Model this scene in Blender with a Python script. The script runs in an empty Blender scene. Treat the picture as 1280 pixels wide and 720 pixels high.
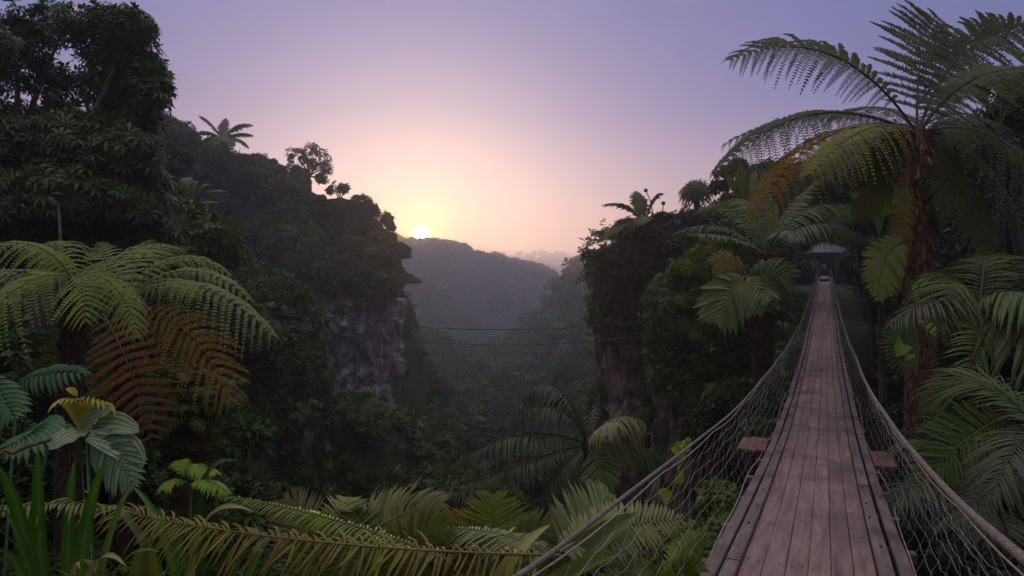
import bpy, math, random
import numpy as np
from mathutils import Vector, Matrix

rng = np.random.default_rng(11)
random.seed(5)
F = 800.0
R = math.radians
scene = bpy.context.scene
col = scene.collection


def at(px, py, Y):
    return np.array([(px - 640) / F * Y, Y, (360 - py) / F * Y])


def nrm(a):
    a = np.asarray(a, float)
    return a / (np.linalg.norm(a, axis=-1, keepdims=True) + 1e-9)


# ------------------------------------------------------------------ noise
def _h(ix, iy, iz, seed):
    n = (ix * 374761393 + iy * 668265263 + iz * 2147483647 + seed * 974711) & 0xFFFFFFFF
    n = ((n ^ (n >> 13)) * 1274126177) & 0xFFFFFFFF
    n = (n ^ (n >> 16)) & 0xFFFFFFFF
    return (n & 0xFFFF) / 65535.0


def vnoise(p, seed=0):
    p = np.asarray(p, float)
    i = np.floor(p).astype(np.int64)
    f = p - i
    f = f * f * (3 - 2 * f)
    r = 0
    for dx in (0, 1):
        for dy in (0, 1):
            for dz in (0, 1):
                w = (f[..., 0] if dx else 1 - f[..., 0]) * (f[..., 1] if dy else 1 - f[..., 1]) * (f[..., 2] if dz else 1 - f[..., 2])
                r = r + w * _h(i[..., 0] + dx, i[..., 1] + dy, i[..., 2] + dz, seed)
    return r * 2 - 1


def fbm(p, octv=4, seed=0):
    a, s, r = 1.0, 1.0, 0
    p = np.asarray(p, float)
    for k in range(octv):
        r = r + a * vnoise(p * s + 17.3 * k, seed + k)
        a *= 0.5
        s *= 2.03
    return r


# ------------------------------------------------------------------ mesh builder
class MB:
    def __init__(self):
        self.v, self.t, self.f, self.n = [], [], {}, 0

    def add(self, V, faces, t=0.0):
        V = np.asarray(V, float).reshape(-1, 3)
        fa = np.asarray(faces, np.int64)
        self.v.append(V)
        tt = np.zeros(len(V)) + t if np.isscalar(t) else np.asarray(t, float).reshape(-1)
        self.t.append(tt)
        self.f.setdefault(fa.shape[1], []).append(fa + self.n)
        self.n += len(V)

    def build(self, name, mat, parent=None, origin=(0, 0, 0), smooth=True):
        V = np.concatenate(self.v) - np.asarray(origin, float)
        me = bpy.data.meshes.new(name)
        me.vertices.add(len(V))
        me.vertices.foreach_set("co", V.astype(np.float32).ravel())
        idx, starts, p = [], [], 0
        for k, l in self.f.items():
            a = np.concatenate(l)
            idx.append(a.ravel())
            starts.append(p + np.arange(len(a)) * k)
            p += a.size
        idx = np.concatenate(idx)
        starts = np.concatenate(starts)
        me.loops.add(len(idx))
        me.loops.foreach_set("vertex_index", idx.astype(np.int32))
        me.polygons.add(len(starts))
        me.polygons.foreach_set("loop_start", starts.astype(np.int32))
        me.polygons.foreach_set("use_smooth", np.full(len(starts), smooth))
        at_ = me.attributes.new("t", 'FLOAT', 'POINT')
        at_.data.foreach_set("value", np.concatenate(self.t).astype(np.float32))
        me.update(calc_edges=True)
        me.materials.append(mat)
        o = bpy.data.objects.new(name, me)
        col.objects.link(o)
        if parent is not None:
            o.parent = parent
        else:
            o.location = tuple(float(c) for c in origin)
        return o


def grid_faces(nu, nv, closed=False):
    i = np.arange(nu - 1)[:, None]
    m = nv if closed else nv - 1
    j = np.arange(m)[None, :]
    a = i * nv + j
    b = i * nv + (j + 1) % nv
    return np.stack([a, b, b + nv, a + nv], -1).reshape(-1, 4)


def frames(P, up=(0, 0, 1)):
    T = nrm(np.gradient(P, axis=0))
    S = nrm(np.cross(T, np.asarray(up, float)) + 1e-6)
    N = np.cross(S, T)
    return T, S, N


def tube(mb, P, r, k=6, t=1.0, up=(0, 0, 1), cap=True):
    P = np.asarray(P, float)
    r = np.zeros(len(P)) + r
    T, S, N = frames(P, up)
    a = np.linspace(0, 2 * np.pi, k, endpoint=False)
    V = P[:, None] + r[:, None, None] * (S[:, None] * np.cos(a)[None, :, None] + N[:, None] * np.sin(a)[None, :, None])
    mb.add(V, grid_faces(len(P), k, True), t)
    if cap and k >= 3:
        n0 = mb.n - len(P) * k
        mb.f.setdefault(k, []).append(np.array([[n0 + q for q in range(k)]]))
        mb.f[k].append(np.array([[n0 + (len(P) - 1) * k + q for q in range(k)][::-1]]))


def box(mb, c, size, rz=0.0, t=0.0, tilt=None):
    c = np.asarray(c, float)
    s = np.asarray(size, float) / 2
    V = np.array([[x, y, z] for x in (-1, 1) for y in (-1, 1) for z in (-1, 1)]) * s
    if tilt is not None:
        V = V @ np.array(Matrix.Rotation(tilt, 3, 'X')).T
    cz, sz = math.cos(rz), math.sin(rz)
    V = np.stack([V[:, 0] * cz - V[:, 1] * sz, V[:, 0] * sz + V[:, 1] * cz, V[:, 2]], 1) + c
    mb.add(V, [[0, 1, 3, 2], [4, 6, 7, 5], [0, 4, 5, 1], [2, 3, 7, 6], [0, 2, 6, 4], [1, 5, 7, 3]], t)


def bez(B, C, T, t):
    t = np.asarray(t)[:, None]
    return (1 - t) ** 2 * B + 2 * t * (1 - t) * C + t * t * T


def spline(pts, n):
    """Catmull-Rom through pts"""
    P = np.asarray(pts, float)
    P = np.vstack([2 * P[0] - P[1], P, 2 * P[-1] - P[-2]])
    out = []
    m = len(P) - 3
    for s in np.linspace(0, m - 1e-6, n):
        i = int(s)
        u = s - i
        a, b, c, d = P[i:i + 4]
        out.append(.5 * ((2 * b) + (-a + c) * u + (2 * a - 5 * b + 4 * c - d) * u * u + (-a + 3 * b - 3 * c + d) * u ** 3))
    return np.array(out)


# ------------------------------------------------------------------ scene bookkeeping
def tag(o, label=None, cat=None, group=None, kind=None):
    if label: o['label'] = label
    if cat: o['category'] = cat
    if group: o['group'] = group
    if kind: o['kind'] = kind
    return o


def thing(name, loc, label, cat, group=None):
    o = bpy.data.objects.new(name, None)
    col.objects.link(o)
    o.location = tuple(float(c) for c in loc)
    o.empty_display_size = .2
    return tag(o, label, cat, group)


def copy_tree(o, loc, rz=0., s=1., label=None, group=None, parent=None):
    c = o.copy()
    col.objects.link(c)
    if parent is None:
        c.location = tuple(float(q) for q in loc)
        c.rotation_euler = (0, 0, rz)
        c.scale = (s, s, s) if np.isscalar(s) else tuple(s)
        if label: c['label'] = label
        if group: c['group'] = group
    else:
        c.parent = parent
    for ch in list(o.children):
        if ch is c: continue
        copy_tree(ch, None, parent=c)
    return c


# ------------------------------------------------------------------ materials
def new_mat(name):
    m = bpy.data.materials.new(name)
    m.use_nodes = True
    nt = m.node_tree
    nt.nodes.clear()
    return m, nt, nt.nodes, nt.links


def leaf_mat(name, c1, c2, stem=(.05, .035, .02), trans=.3, rough=.5, spec=.35, blotch=None, vary=.5):
    m, nt, N, L = new_mat(name)
    geo = N.new('ShaderNodeNewGeometry')
    oi = N.new('ShaderNodeObjectInfo')
    mx = N.new('ShaderNodeMix'); mx.data_type = 'RGBA'
    mx.inputs[6].default_value = (*c1, 1); mx.inputs[7].default_value = (*c2, 1)
    L.new(geo.outputs['Random Per Island'], mx.inputs[0])
    hsv = N.new('ShaderNodeHueSaturation'); hsv.inputs['Saturation'].default_value = 1.32
    mr = N.new('ShaderNodeMapRange')
    mr.inputs[3].default_value = 1 - vary; mr.inputs[4].default_value = 1 + vary
    L.new(oi.outputs['Random'], mr.inputs[0])
    L.new(mr.outputs[0], hsv.inputs['Value'])
    mh = N.new('ShaderNodeMapRange')
    mh.inputs[3].default_value = .485; mh.inputs[4].default_value = .515
    L.new(oi.outputs['Random'], mh.inputs[0])
    L.new(mh.outputs[0], hsv.inputs['Hue'])
    L.new(mx.outputs[2], hsv.inputs['Color'])
    tc = N.new('ShaderNodeTexCoord')
    nz = N.new('ShaderNodeTexNoise'); nz.inputs['Scale'].default_value = 1.7; nz.inputs['Detail'].default_value = 3
    L.new(tc.outputs['Object'], nz.inputs['Vector'])
    mb_ = N.new('ShaderNodeMix'); mb_.data_type = 'RGBA'
    rr = N.new('ShaderNodeMapRange'); rr.inputs[1].default_value = .48; rr.inputs[2].default_value = .66
    L.new(nz.outputs[0], rr.inputs[0]); L.new(rr.outputs[0], mb_.inputs[0])
    L.new(hsv.outputs[0], mb_.inputs[6])
    b = blotch or tuple(.5 * (a + b_) * q for a, b_, q in zip(c1, c2, (1.5, 1.2, .8)))
    mb_.inputs[7].default_value = (*b, 1)
    at_ = N.new('ShaderNodeAttribute'); at_.attribute_name = 't'
    ms = N.new('ShaderNodeMix'); ms.data_type = 'RGBA'
    L.new(at_.outputs['Fac'], ms.inputs[0])
    L.new(mb_.outputs[2], ms.inputs[6]); ms.inputs[7].default_value = (*stem, 1)
    pr = N.new('ShaderNodeBsdfPrincipled')
    pr.inputs['Roughness'].default_value = rough
    pr.inputs['Specular IOR Level'].default_value = spec
    L.new(ms.outputs[2], pr.inputs['Base Color'])
    tr = N.new('ShaderNodeBsdfTranslucent')
    L.new(ms.outputs[2], tr.inputs['Color'])
    sh = N.new('ShaderNodeMixShader'); sh.inputs[0].default_value = trans
    L.new(pr.outputs[0], sh.inputs[1]); L.new(tr.outputs[0], sh.inputs[2])
    out = N.new('ShaderNodeOutputMaterial')
    L.new(sh.outputs[0], out.inputs[0])
    return m


def rough_mat(name, stops, scale=(1, 1, 1), nscale=3., bump=.4, rough=.85, detail=8, extra=None, island=0., coord='Object', dist=.05, spec=.3):
    m, nt, N, L = new_mat(name)
    tc = N.new('ShaderNodeTexCoord')
    mp = N.new('ShaderNodeMapping'); mp.inputs['Scale'].default_value = scale
    L.new(tc.outputs[coord], mp.inputs[0])
    nz = N.new('ShaderNodeTexNoise'); nz.inputs['Scale'].default_value = nscale
    nz.inputs['Detail'].default_value = detail; nz.inputs['Roughness'].default_value = .62; nz.inputs['Distortion'].default_value = .4
    L.new(mp.outputs[0], nz.inputs['Vector'])
    rp = N.new('ShaderNodeValToRGB')
    while len(rp.color_ramp.elements) < len(stops): rp.color_ramp.elements.new(.5)
    for e, (p, c) in zip(rp.color_ramp.elements, stops):
        e.position = p; e.color = (*c, 1)
    L.new(nz.outputs[0], rp.inputs[0])
    src = rp.outputs[0]
    if island:
        geo = N.new('ShaderNodeNewGeometry')
        mr = N.new('ShaderNodeMapRange'); mr.inputs[3].default_value = 1 - island; mr.inputs[4].default_value = 1 + island
        L.new(geo.outputs['Random Per Island'], mr.inputs[0])
        hs = N.new('ShaderNodeHueSaturation')
        L.new(mr.outputs[0], hs.inputs['Value'])
        L.new(src, hs.inputs['Color']); src = hs.outputs[0]
    if extra:
        (ec, esc, lo, hi) = extra
        n2 = N.new('ShaderNodeTexNoise'); n2.inputs['Scale'].default_value = esc; n2.inputs['Detail'].default_value = 5
        L.new(tc.outputs[coord], n2.inputs['Vector'])
        r2 = N.new('ShaderNodeMapRange'); r2.inputs[1].default_value = lo; r2.inputs[2].default_value = hi
        L.new(n2.outputs[0], r2.inputs[0])
        m2 = N.new('ShaderNodeMix'); m2.data_type = 'RGBA'
        L.new(r2.outputs[0], m2.inputs[0]); L.new(src, m2.inputs[6]); m2.inputs[7].default_value = (*ec, 1)
        src = m2.outputs[2]
    pr = N.new('ShaderNodeBsdfPrincipled')
    pr.inputs['Roughness'].default_value = rough
    pr.inputs['Specular IOR Level'].default_value = spec
    L.new(src, pr.inputs['Base Color'])
    bp = N.new('ShaderNodeBump'); bp.inputs['Strength'].default_value = bump; bp.inputs['Distance'].default_value = dist
    L.new(nz.outputs[0], bp.inputs['Height']); L.new(bp.outputs[0], pr.inputs['Normal'])
    out = N.new('ShaderNodeOutputMaterial'); L.new(pr.outputs[0], out.inputs[0])
    return m


M = {}
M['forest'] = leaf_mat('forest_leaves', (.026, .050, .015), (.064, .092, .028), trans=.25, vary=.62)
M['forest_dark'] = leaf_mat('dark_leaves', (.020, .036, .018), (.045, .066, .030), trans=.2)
M['big_tree'] = leaf_mat('glossy_leaves', (.035, .060, .022), (.075, .100, .035), trans=.25, rough=.42, vary=.1)
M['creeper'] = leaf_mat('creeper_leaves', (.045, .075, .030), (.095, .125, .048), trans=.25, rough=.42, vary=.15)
M['creeper_lit'] = leaf_mat('yellow_green_creeper', (.09, .13, .025), (.20, .24, .045), trans=.35, vary=.1)  # yellow-green leaf colour, paler than the plain creeper
M['fern'] = leaf_mat('fern_green', (.15, .20, .055), (.25, .30, .085), stem=(.16, .15, .06), trans=.3, rough=.5, vary=.18, blotch=(.24, .27, .07))
M['fern_grey'] = leaf_mat('fern_grey_green', (.15, .19, .085), (.24, .28, .13), stem=(.2, .18, .08), trans=.25, rough=.5, vary=.15, blotch=(.25, .26, .11))
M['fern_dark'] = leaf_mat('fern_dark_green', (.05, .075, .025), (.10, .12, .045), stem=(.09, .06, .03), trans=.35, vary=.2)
M['fern_brown'] = leaf_mat('fern_dead_brown', (.20, .13, .07), (.34, .21, .12), stem=(.26, .14, .08), trans=.15, rough=.8, spec=.1, vary=.15, blotch=(.23, .13, .075))
M['fern_rust'] = leaf_mat('fern_rust', (.20, .10, .03), (.32, .17, .05), stem=(.2, .1, .05), trans=.2, rough=.8, spec=.1, vary=.1, blotch=(.26, .2, .05))
M['fern_gold'] = leaf_mat('fern_gold', (.21, .15, .035), (.34, .24, .06), stem=(.2, .12, .04), trans=.4, rough=.7, spec=.15, vary=.1, blotch=(.26, .20, .05))
M['fern_mixed'] = leaf_mat('fern_withering', (.15, .17, .04), (.26, .27, .06), stem=(.26, .18, .08), trans=.25, vary=.1, blotch=(.2, .10, .04))
M['palm'] = leaf_mat('palm_leaflets', (.06, .10, .03), (.11, .16, .05), stem=(.14, .16, .06), trans=.3, rough=.4, vary=.2)
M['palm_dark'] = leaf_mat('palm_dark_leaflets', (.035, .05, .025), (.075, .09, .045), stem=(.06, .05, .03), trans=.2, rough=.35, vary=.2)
M['palm_pale'] = leaf_mat('palm_pale_leaflets', (.22, .23, .10), (.36, .36, .17), stem=(.3, .28, .14), trans=.25, rough=.5, vary=.12, blotch=(.38, .33, .19))
M['blue_leaf'] = leaf_mat('blue_green_leaf', (.032, .088, .026), (.055, .125, .036), stem=(.07, .16, .08), trans=.2, rough=.35, spec=.5, vary=.15, blotch=(.045, .10, .035))
M['varieg'] = leaf_mat('striped_leaf', (.06, .13, .07), (.09, .17, .09), stem=(.46, .47, .27), trans=.25, rough=.35, spec=.5, vary=.1, blotch=(.08, .15, .08))
M['varieg_y'] = leaf_mat('yellow_striped_leaf', (.22, .26, .04), (.42, .38, .05), stem=(.6, .48, .08), trans=.3, rough=.4, vary=.05, blotch=(.36, .36, .06))
M['blade'] = leaf_mat('strap_leaf_green', (.05, .13, .025), (.09, .19, .04), stem=(.16, .24, .08), trans=.3, rough=.35, vary=.25, blotch=(.09, .17, .04))
M['blade_dry'] = leaf_mat('dry_blade', (.28, .26, .11), (.36, .32, .15), stem=(.42, .36, .2), trans=.2, rough=.5, vary=.1, blotch=(.18, .21, .07))
M['lime'] = leaf_mat('lime_leaf', (.16, .27, .04), (.24, .36, .06), stem=(.26, .36, .08), trans=.35, rough=.4, vary=.1)
M['mid_leaf'] = leaf_mat('undergrowth_leaf', (.07, .11, .03), (.15, .19, .055), trans=.3, rough=.45, vary=.2)
M['bark'] = rough_mat('bark', [(.3, (.03, .024, .02)), (.7, (.14, .11, .09))], (1, 1, .25), 6, .6)
M['bark_pale'] = rough_mat('pale_bark', [(.3, (.12, .11, .10)), (.7, (.34, .32, .29))], (1, 1, .3), 9, .4)
M['fibre'] = rough_mat('fibrous_trunk', [(.3, (.05, .024, .014)), (.7, (.36, .17, .10))], (1, 1, .35), 14, .9, island=.5)
M['fibre_dark'] = rough_mat('dark_fibrous_trunk', [(.3, (.02, .014, .01)), (.7, (.09, .055, .035))], (1, 1, .35), 14, .9, island=.5)
M['rock'] = rough_mat('limestone', [(.30, (.018, .015, .017)), (.38, (.12, .10, .11)), (.47, (.25, .215, .23)), (.62, (.48, .43, .46))], (1, 1, .22), 2.3, 1.0, extra=((.05, .055, .03), .45, .52, .68), dist=.35)
M['rock_brown'] = rough_mat('brown_limestone', [(.34, (.02, .014, .012)), (.47, (.13, .085, .07)), (.66, (.44, .29, .24))], (1, 1, .16), 2.6, 1.0, extra=((.06, .06, .03), .7, .5, .66), dist=.25)
M['soil'] = rough_mat('forest_soil', [(.3, (.018, .02, .010)), (.7, (.06, .055, .03))], (1, 1, 1), 1.5, .8, extra=((.03, .05, .015), .3, .4, .6), dist=.2)
M['wood'] = rough_mat('deck_timber', [(.25, (.12, .076, .066)), (.5, (.25, .152, .136)), (.78, (.37, .245, .215))], (9, .45, 9), 2.2, .35, island=.17, rough=.62, coord='Object', dist=.004, spec=.4, extra=((.11, .068, .062), 1.3, .50, .72))
M['wood_dark'] = rough_mat('kerb_timber', [(.25, (.09, .065, .06)), (.5, (.17, .125, .115)), (.78, (.28, .21, .195))], (8, .6, 8), 2.5, .6, island=.2, rough=.7, coord='Object', dist=.006, spec=.3, extra=((.07, .045, .04), 2.0, .50, .72))
M['red_wood'] = rough_mat('red_painted_wood', [(.3, (.13, .045, .04)), (.7, (.25, .10, .09))], (1, 1, 1), 9, .4, rough=.6, dist=.01)
M['rope'] = rough_mat('rope', [(.3, (.09, .075, .07)), (.7, (.27, .23, .21))], (1, 1, 1), 55, .8, dist=.004, rough=.85)
M['cord'] = rough_mat('net_cord', [(.3, (.26, .23, .21)), (.7, (.48, .43, .39))], (1, 1, 1), 30, .2, rough=.8)
M['steel'] = rough_mat('steel_cable_metal', [(.3, (.05, .05, .055)), (.7, (.11, .11, .115))], (1, 1, 1), 30, .2, rough=.5)
M['roof'] = rough_mat('metal_roof', [(.3, (.09, .095, .13)), (.7, (.14, .145, .18))], (1, 1, 1), 3, .2, rough=.5)
M['post'] = rough_mat('post_wood', [(.3, (.12, .09, .08)), (.7, (.3, .24, .2))], (3, 3, 1), 4, .3)
M['pale_cloth'] = rough_mat('pale_panel', [(.3, (.13, .14, .18)), (.7, (.20, .21, .26))], (1, 1, 1), 3, .2)
M['black'] = rough_mat('dark_panel', [(.3, (.02, .02, .024)), (.7, (.05, .05, .06))], (1, 1, 1), 3, .2)

# ------------------------------------------------------------------ foliage parts


def pinnate(mb, B, C, T, n=30, Lm=.3, prof=None, sweep=(20, 55), droop=.2, lw=.04, segs=3, up=(0, 0, 1), start=.12,
            jit=.06, pinn=0, rr=.006, across=2, curl=.0, sides=(-1, 1), wprof=None, stem=True, gap=0.0):
    B, C, T = (np.asarray(q, float) for q in (B, C, T))
    ts = np.linspace(0, 1, 26)
    Pc = bez(B, C, T, ts)
    if stem:
        tube(mb, Pc, rr * (1 - .85 * ts), 4, 1.0, up, cap=False)
    t = np.linspace(start, .995, n)
    P = bez(B, C, T, t)
    Tg = nrm(2 * (1 - t)[:, None] * (C - B) + 2 * t[:, None] * (T - C))
    S = nrm(np.cross(Tg, np.asarray(up, float)))
    N = np.cross(S, Tg)
    tau = (t - start) / (1 - start)
    pf = prof(tau) if prof is not None else np.sin(np.pi * np.clip(tau * .86 + .1, 0, 1)) ** .7
    ang = np.radians(sweep[0] + (sweep[1] - sweep[0]) * tau ** 1.3)
    for s in sides:
        a = ang + rng.normal(0, jit, n)
        D = nrm(S * s * np.cos(a)[:, None] + Tg * np.sin(a)[:, None] + N * rng.normal(.05, jit, n)[:, None])
        Ln = Lm * pf * (1 + rng.normal(0, jit, n))
        if gap: Ln = Ln * (rng.random(n) > gap)
        u = np.linspace(0, 1, (segs + 1) if not pinn else 7)
        G = -N * .5 + np.array([0, 0, -.75])
        dr = droop * (1 + rng.normal(0, jit * 2, n))
        Q = P[:, None] + D[:, None] * (Ln[:, None] * u)[..., None] + G[:, None] * ((dr * Ln)[:, None] * u ** 2)[..., None] + Tg[:, None] * ((curl * Ln)[:, None] * u ** 2)[..., None]
        W = nrm(np.cross(N, D))
        if not pinn:
            wp = (np.sin(np.pi * np.clip(u * .93 + .07, 0, 1)) ** .6 if wprof is None else wprof(u)) * lw / 2
            wp = wp[None, :, None] * (.35 + .65 * pf)[:, None, None]
            a_, b_ = Q - W[:, None] * wp, Q + W[:, None] * wp
            k = len(u)
            if across == 2:
                V = np.stack([a_, b_], 2)
                f = grid_faces(k, 2)
                tt = 0.0
                m = 2
            else:
                V = np.stack([a_ + N[:, None] * wp * .5, Q, b_ + N[:, None] * wp * .5], 2)
                f = grid_faces(k, 3)
                m = 3
                tt = np.tile(np.array([0, .45, 0.]), n * k)
            off = np.arange(n)[:, None, None] * (k * m)
            mb.add(V.reshape(-1, 3), (f[None] + off).reshape(-1, 4), tt)
        else:
            # thin midrib
            wp = (1 - u * .8)[None, :, None] * lw * .035
            V = np.stack([Q - W[:, None] * wp, Q + W[:, None] * wp], 2)
            f = grid_faces(len(u), 2)
            off = np.arange(n)[:, None, None] * (len(u) * 2)
            mb.add(V.reshape(-1, 3), (f[None] + off).reshape(-1, 4), .6)
            m = pinn
            v = (np.arange(m) + .5) / m
            v = np.repeat(v, 2)
            sd = np.tile([-1., 1.], m)
            ok = Ln > 1e-4
            n_ = ok.sum()
            Pn = P[ok][:, None] + D[ok][:, None] * (Ln[ok][:, None] * v)[..., None] + G[ok][:, None] * ((dr * Ln)[ok][:, None] * v ** 2)[..., None] + Tg[ok][:, None] * ((curl * Ln)[ok][:, None] * v ** 2)[..., None]
            pl = lw * .5 * (1 - v ** 2.2 * .85)[None, :] * (.35 + .65 * pf[ok])[:, None] * (1 + rng.normal(0, .08, (n_, 2 * m)))
            pd = nrm(W[ok][:, None] * sd[None, :, None] * .9 + D[ok][:, None] * .42 + N[ok][:, None] * rng.normal(.0, .12, (n_, 2 * m, 1)) + G[ok][:, None] * .12)
            pw = (Ln[ok][:, None] / m * .5)[..., None]
            Dd = D[ok][:, None]
            tip = Pn + pd * pl[..., None]
            mid = Pn + pd * (pl * .45)[..., None]
            base = Pn
            V = np.stack([base - Dd * pw * 1.0, mid - Dd * pw * .98, tip, mid + Dd * pw * .98, base + Dd * pw * 1.0], 2).reshape(-1, 3)
            q = n_ * 2 * m
            f = np.arange(q)[:, None] * 5 + np.arange(5)[None]
            mb.add(V, f, 0.0)


def strap(mb, B, C, T, w, wp=None, n=14, across=5, fold=.25, up=(0, 0, 1), ripple=.0, edge=0., mid=.6, stripes=0):
    B, C, T = (np.asarray(q, float) for q in (B, C, T))
    t = np.linspace(0, 1, n)
    P = bez(B, C, T, t)
    Tg, S, N = frames(P, up)
    prof = (np.sin(np.pi * np.clip(t * .9 + .08, 0, 1)) ** .7 if wp is None else wp(t)) * w / 2
    prof[-1] = max(prof[-1] * .05, 1e-4)
    x = np.linspace(-1, 1, across)
    V = P[:, None] + S[:, None] * (prof[:, None] * x)[..., None] + N[:, None] * (prof[:, None] * (np.abs(x) * fold + ripple * np.sin(t * 23 + x[:, None] * 3).T[:, :] * np.abs(x)))[..., None]
    if stripes:
        tv = (np.sin(np.arange(across) * math.pi) * 0 + (np.arange(across) % 2 == 0) * .8)
        tv[0] = tv[-1] = 1.
    else:
        tv = np.where(np.abs(x) < 1.5 / across, mid, 0.) + edge * (np.abs(x) > .95)
    mb.add(V.reshape(-1, 3), grid_faces(n, across), np.tile(tv, n))


def stamp(mb, tmpl, P, Nn, sc, tval=0.0):
    TV, TF = tmpl
    n = len(P)
    Nn = nrm(Nn)
    ref = nrm(rng.normal(0, 1, (n, 3)))
    X = nrm(np.cross(Nn, ref))
    Y = np.cross(Nn, X)
    sc = (np.zeros(n) + sc)[:, None, None]
    V = P[:, None] + sc * (X[:, None] * TV[None, :, 0:1] + Y[:, None] * TV[None, :, 1:2] + Nn[:, None] * TV[None, :, 2:3])
    k = len(TV)
    f = TF[None] + np.arange(n)[:, None, None] * k
    mb.add(V.reshape(-1, 3), f.reshape(-1, TF.shape[1]), tval)


def tmpl_sprig(nl=6, w=.36, tilt=(.1, .8), spread=.25, seed=0, droop=.15):
    r = np.random.default_rng(seed)
    V, Fq = [], []
    for i in range(nl):
        a = i * 2.4 + r.random()
        e = tilt[0] + (tilt[1] - tilt[0]) * r.random()
        d = np.array([math.cos(a) * math.cos(e), math.sin(a) * math.cos(e), math.sin(e)])
        s = nrm(np.cross(d, [0, 0, 1]))
        L = .7 + .5 * r.random()
        b = d * .08 + np.array([0, 0, spread * r.random()])
        up = np.cross(s, d)
        ww = w * L / 2
        m = b + d * L * .45
        V += [b, m + s * ww + up * .06, b + d * L - np.array([0, 0, droop * L]), m - s * ww + up * .06]
        Fq.append([4 * i, 4 * i + 1, 4 * i + 2, 4 * i + 3])
    return np.array(V), np.array(Fq)


def tmpl_palmate(nl=8, w=.26, droop=.55):
    V, Fq = [], []
    for i in range(nl):
        a = i * 2 * math.pi / nl + .2 * math.sin(i * 7)
        d = np.array([math.cos(a), math.sin(a), .15])
        s = np.array([-math.sin(a), math.cos(a), 0])
        L = .85 + .2 * math.sin(i * 3.1)
        b = d * .1
        m = b + d * L * .6
        V += [b, m + s * w * L / 2 - [0, 0, .1], m + d * L * .4 - [0, 0, droop * L], m - s * w * L / 2 - [0, 0, .1]]
        Fq.append([4 * i, 4 * i + 1, 4 * i + 2, 4 * i + 3])
    return np.array(V), np.array(Fq)


def tmpl_tuft(nb=9, w=.05, seed=1, flop=.5):
    r = np.random.default_rng(seed)
    V, Fq = [], []
    for i in range(nb):
        a = r.random() * 6.28
        s = np.array([-math.sin(a), math.cos(a), 0])
        o = np.array([math.cos(a), math.sin(a), 0])
        L = .6 + .5 * r.random()
        fl = flop * (.4 + r.random())
        p0 = o * .05
        p1 = p0 + o * fl * .35 * L + [0, 0, .6 * L]
        p2 = p0 + o * fl * 1.1 * L + [0, 0, .75 * L]
        k = len(V)
        V += [p0 - s * w, p0 + s * w, p1 + s * w * .9, p1 - s * w * .9, p2, p2 + s * .002]
        Fq += [[k, k + 1, k + 2, k + 3], [k + 3, k + 2, k + 5, k + 4]]
    return np.array(V), np.array(Fq)


def tmpl_fernlet(nf=5, seed=3, npn=9):
    mb = MB()
    r = np.random.default_rng(seed)
    for i in range(nf):
        a = i * 6.28 / nf + r.random()
        o = np.array([math.cos(a), math.sin(a), 0])
        pinnate(mb, [0, 0, 0], o * .5 + [0, 0, .55], o * 1.05 + [0, 0, .25 * r.random()], n=npn, Lm=.28, lw=.11, segs=1, stem=False, wprof=lambda u: np.array([1, .25]))
    V = np.concatenate(mb.v)
    return V, np.concatenate(mb.f[4])


TS = [tmpl_sprig(6, .42, seed=1), tmpl_sprig(7, .34, seed=2), tmpl_sprig(5, .5, seed=3)]
TP = tmpl_palmate()
TT = tmpl_tuft()
TF_ = tmpl_fernlet()


def ico_pts(n):
    i = np.arange(n) + .5
    ph = np.arccos(1 - 2 * i / n)
    th = np.pi * (1 + 5 ** .5) * i
    return np.stack([np.cos(th) * np.sin(ph), np.sin(th) * np.sin(ph), np.cos(ph)], 1)


def blob(mb, c, r, seed=0, nu=10, nv=7, amp=.25, t=0.0):
    u = np.linspace(0, 2 * np.pi, nu, endpoint=False)
    v = np.linspace(.001, np.pi - .001, nv)
    D = np.stack([np.outer(np.sin(v), np.cos(u)), np.outer(np.sin(v), np.sin(u)), np.outer(np.cos(v), np.ones(nu))], -1)
    s = 1 + amp * fbm(D * 2.3 + seed * 3.1, 2, seed)
    mb.add((np.asarray(c) + D * s[..., None] * np.asarray(r)).reshape(-1, 3), grid_faces(nv, nu, True), t)


def crown(mb, lobes, n_per, size, tm=None, up=.45, shell=(.62, 1.06), core=.62, below=-.35, seed=0, holes=.0):
    """lobes: list of (centre, radius vec); leaf sprigs spread through the volume of each lobe"""
    for k, (c, r) in enumerate(lobes):
        r = np.zeros(3) + r
        n = int(n_per * (np.prod(r) ** (2 / 3)) / size ** 2 * .12) if n_per < 50 else int(n_per)
        D = nrm(rng.normal(0, 1, (n, 3)))
        D[:, 2] = np.where(D[:, 2] < below, -D[:, 2] * .8, D[:, 2])
        q = shell[0] + (shell[1] - shell[0]) * rng.random(n) ** .6
        q = q * (1 + .22 * fbm(D * 2.2 + 5.7 * k + seed, 3, seed + k))
        P = np.asarray(c) + D * q[:, None] * r
        if holes:
            keep = fbm(P * holes[0] + seed, 2, 9) > holes[1]
            P, D = P[keep], D[keep]
        Nn = D + np.array([0, 0, up]) + rng.normal(0, .45, P.shape)
        tms = tm or TS
        which = rng.integers(0, len(tms), len(P))
        sc = size * (.7 + .6 * rng.random(len(P)))
        for i, T_ in enumerate(tms):
            w = which == i
            if w.any(): stamp(mb, T_, P[w], Nn[w], sc[w])
        if core: blob(mb, c, r * core, seed + k)


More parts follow.
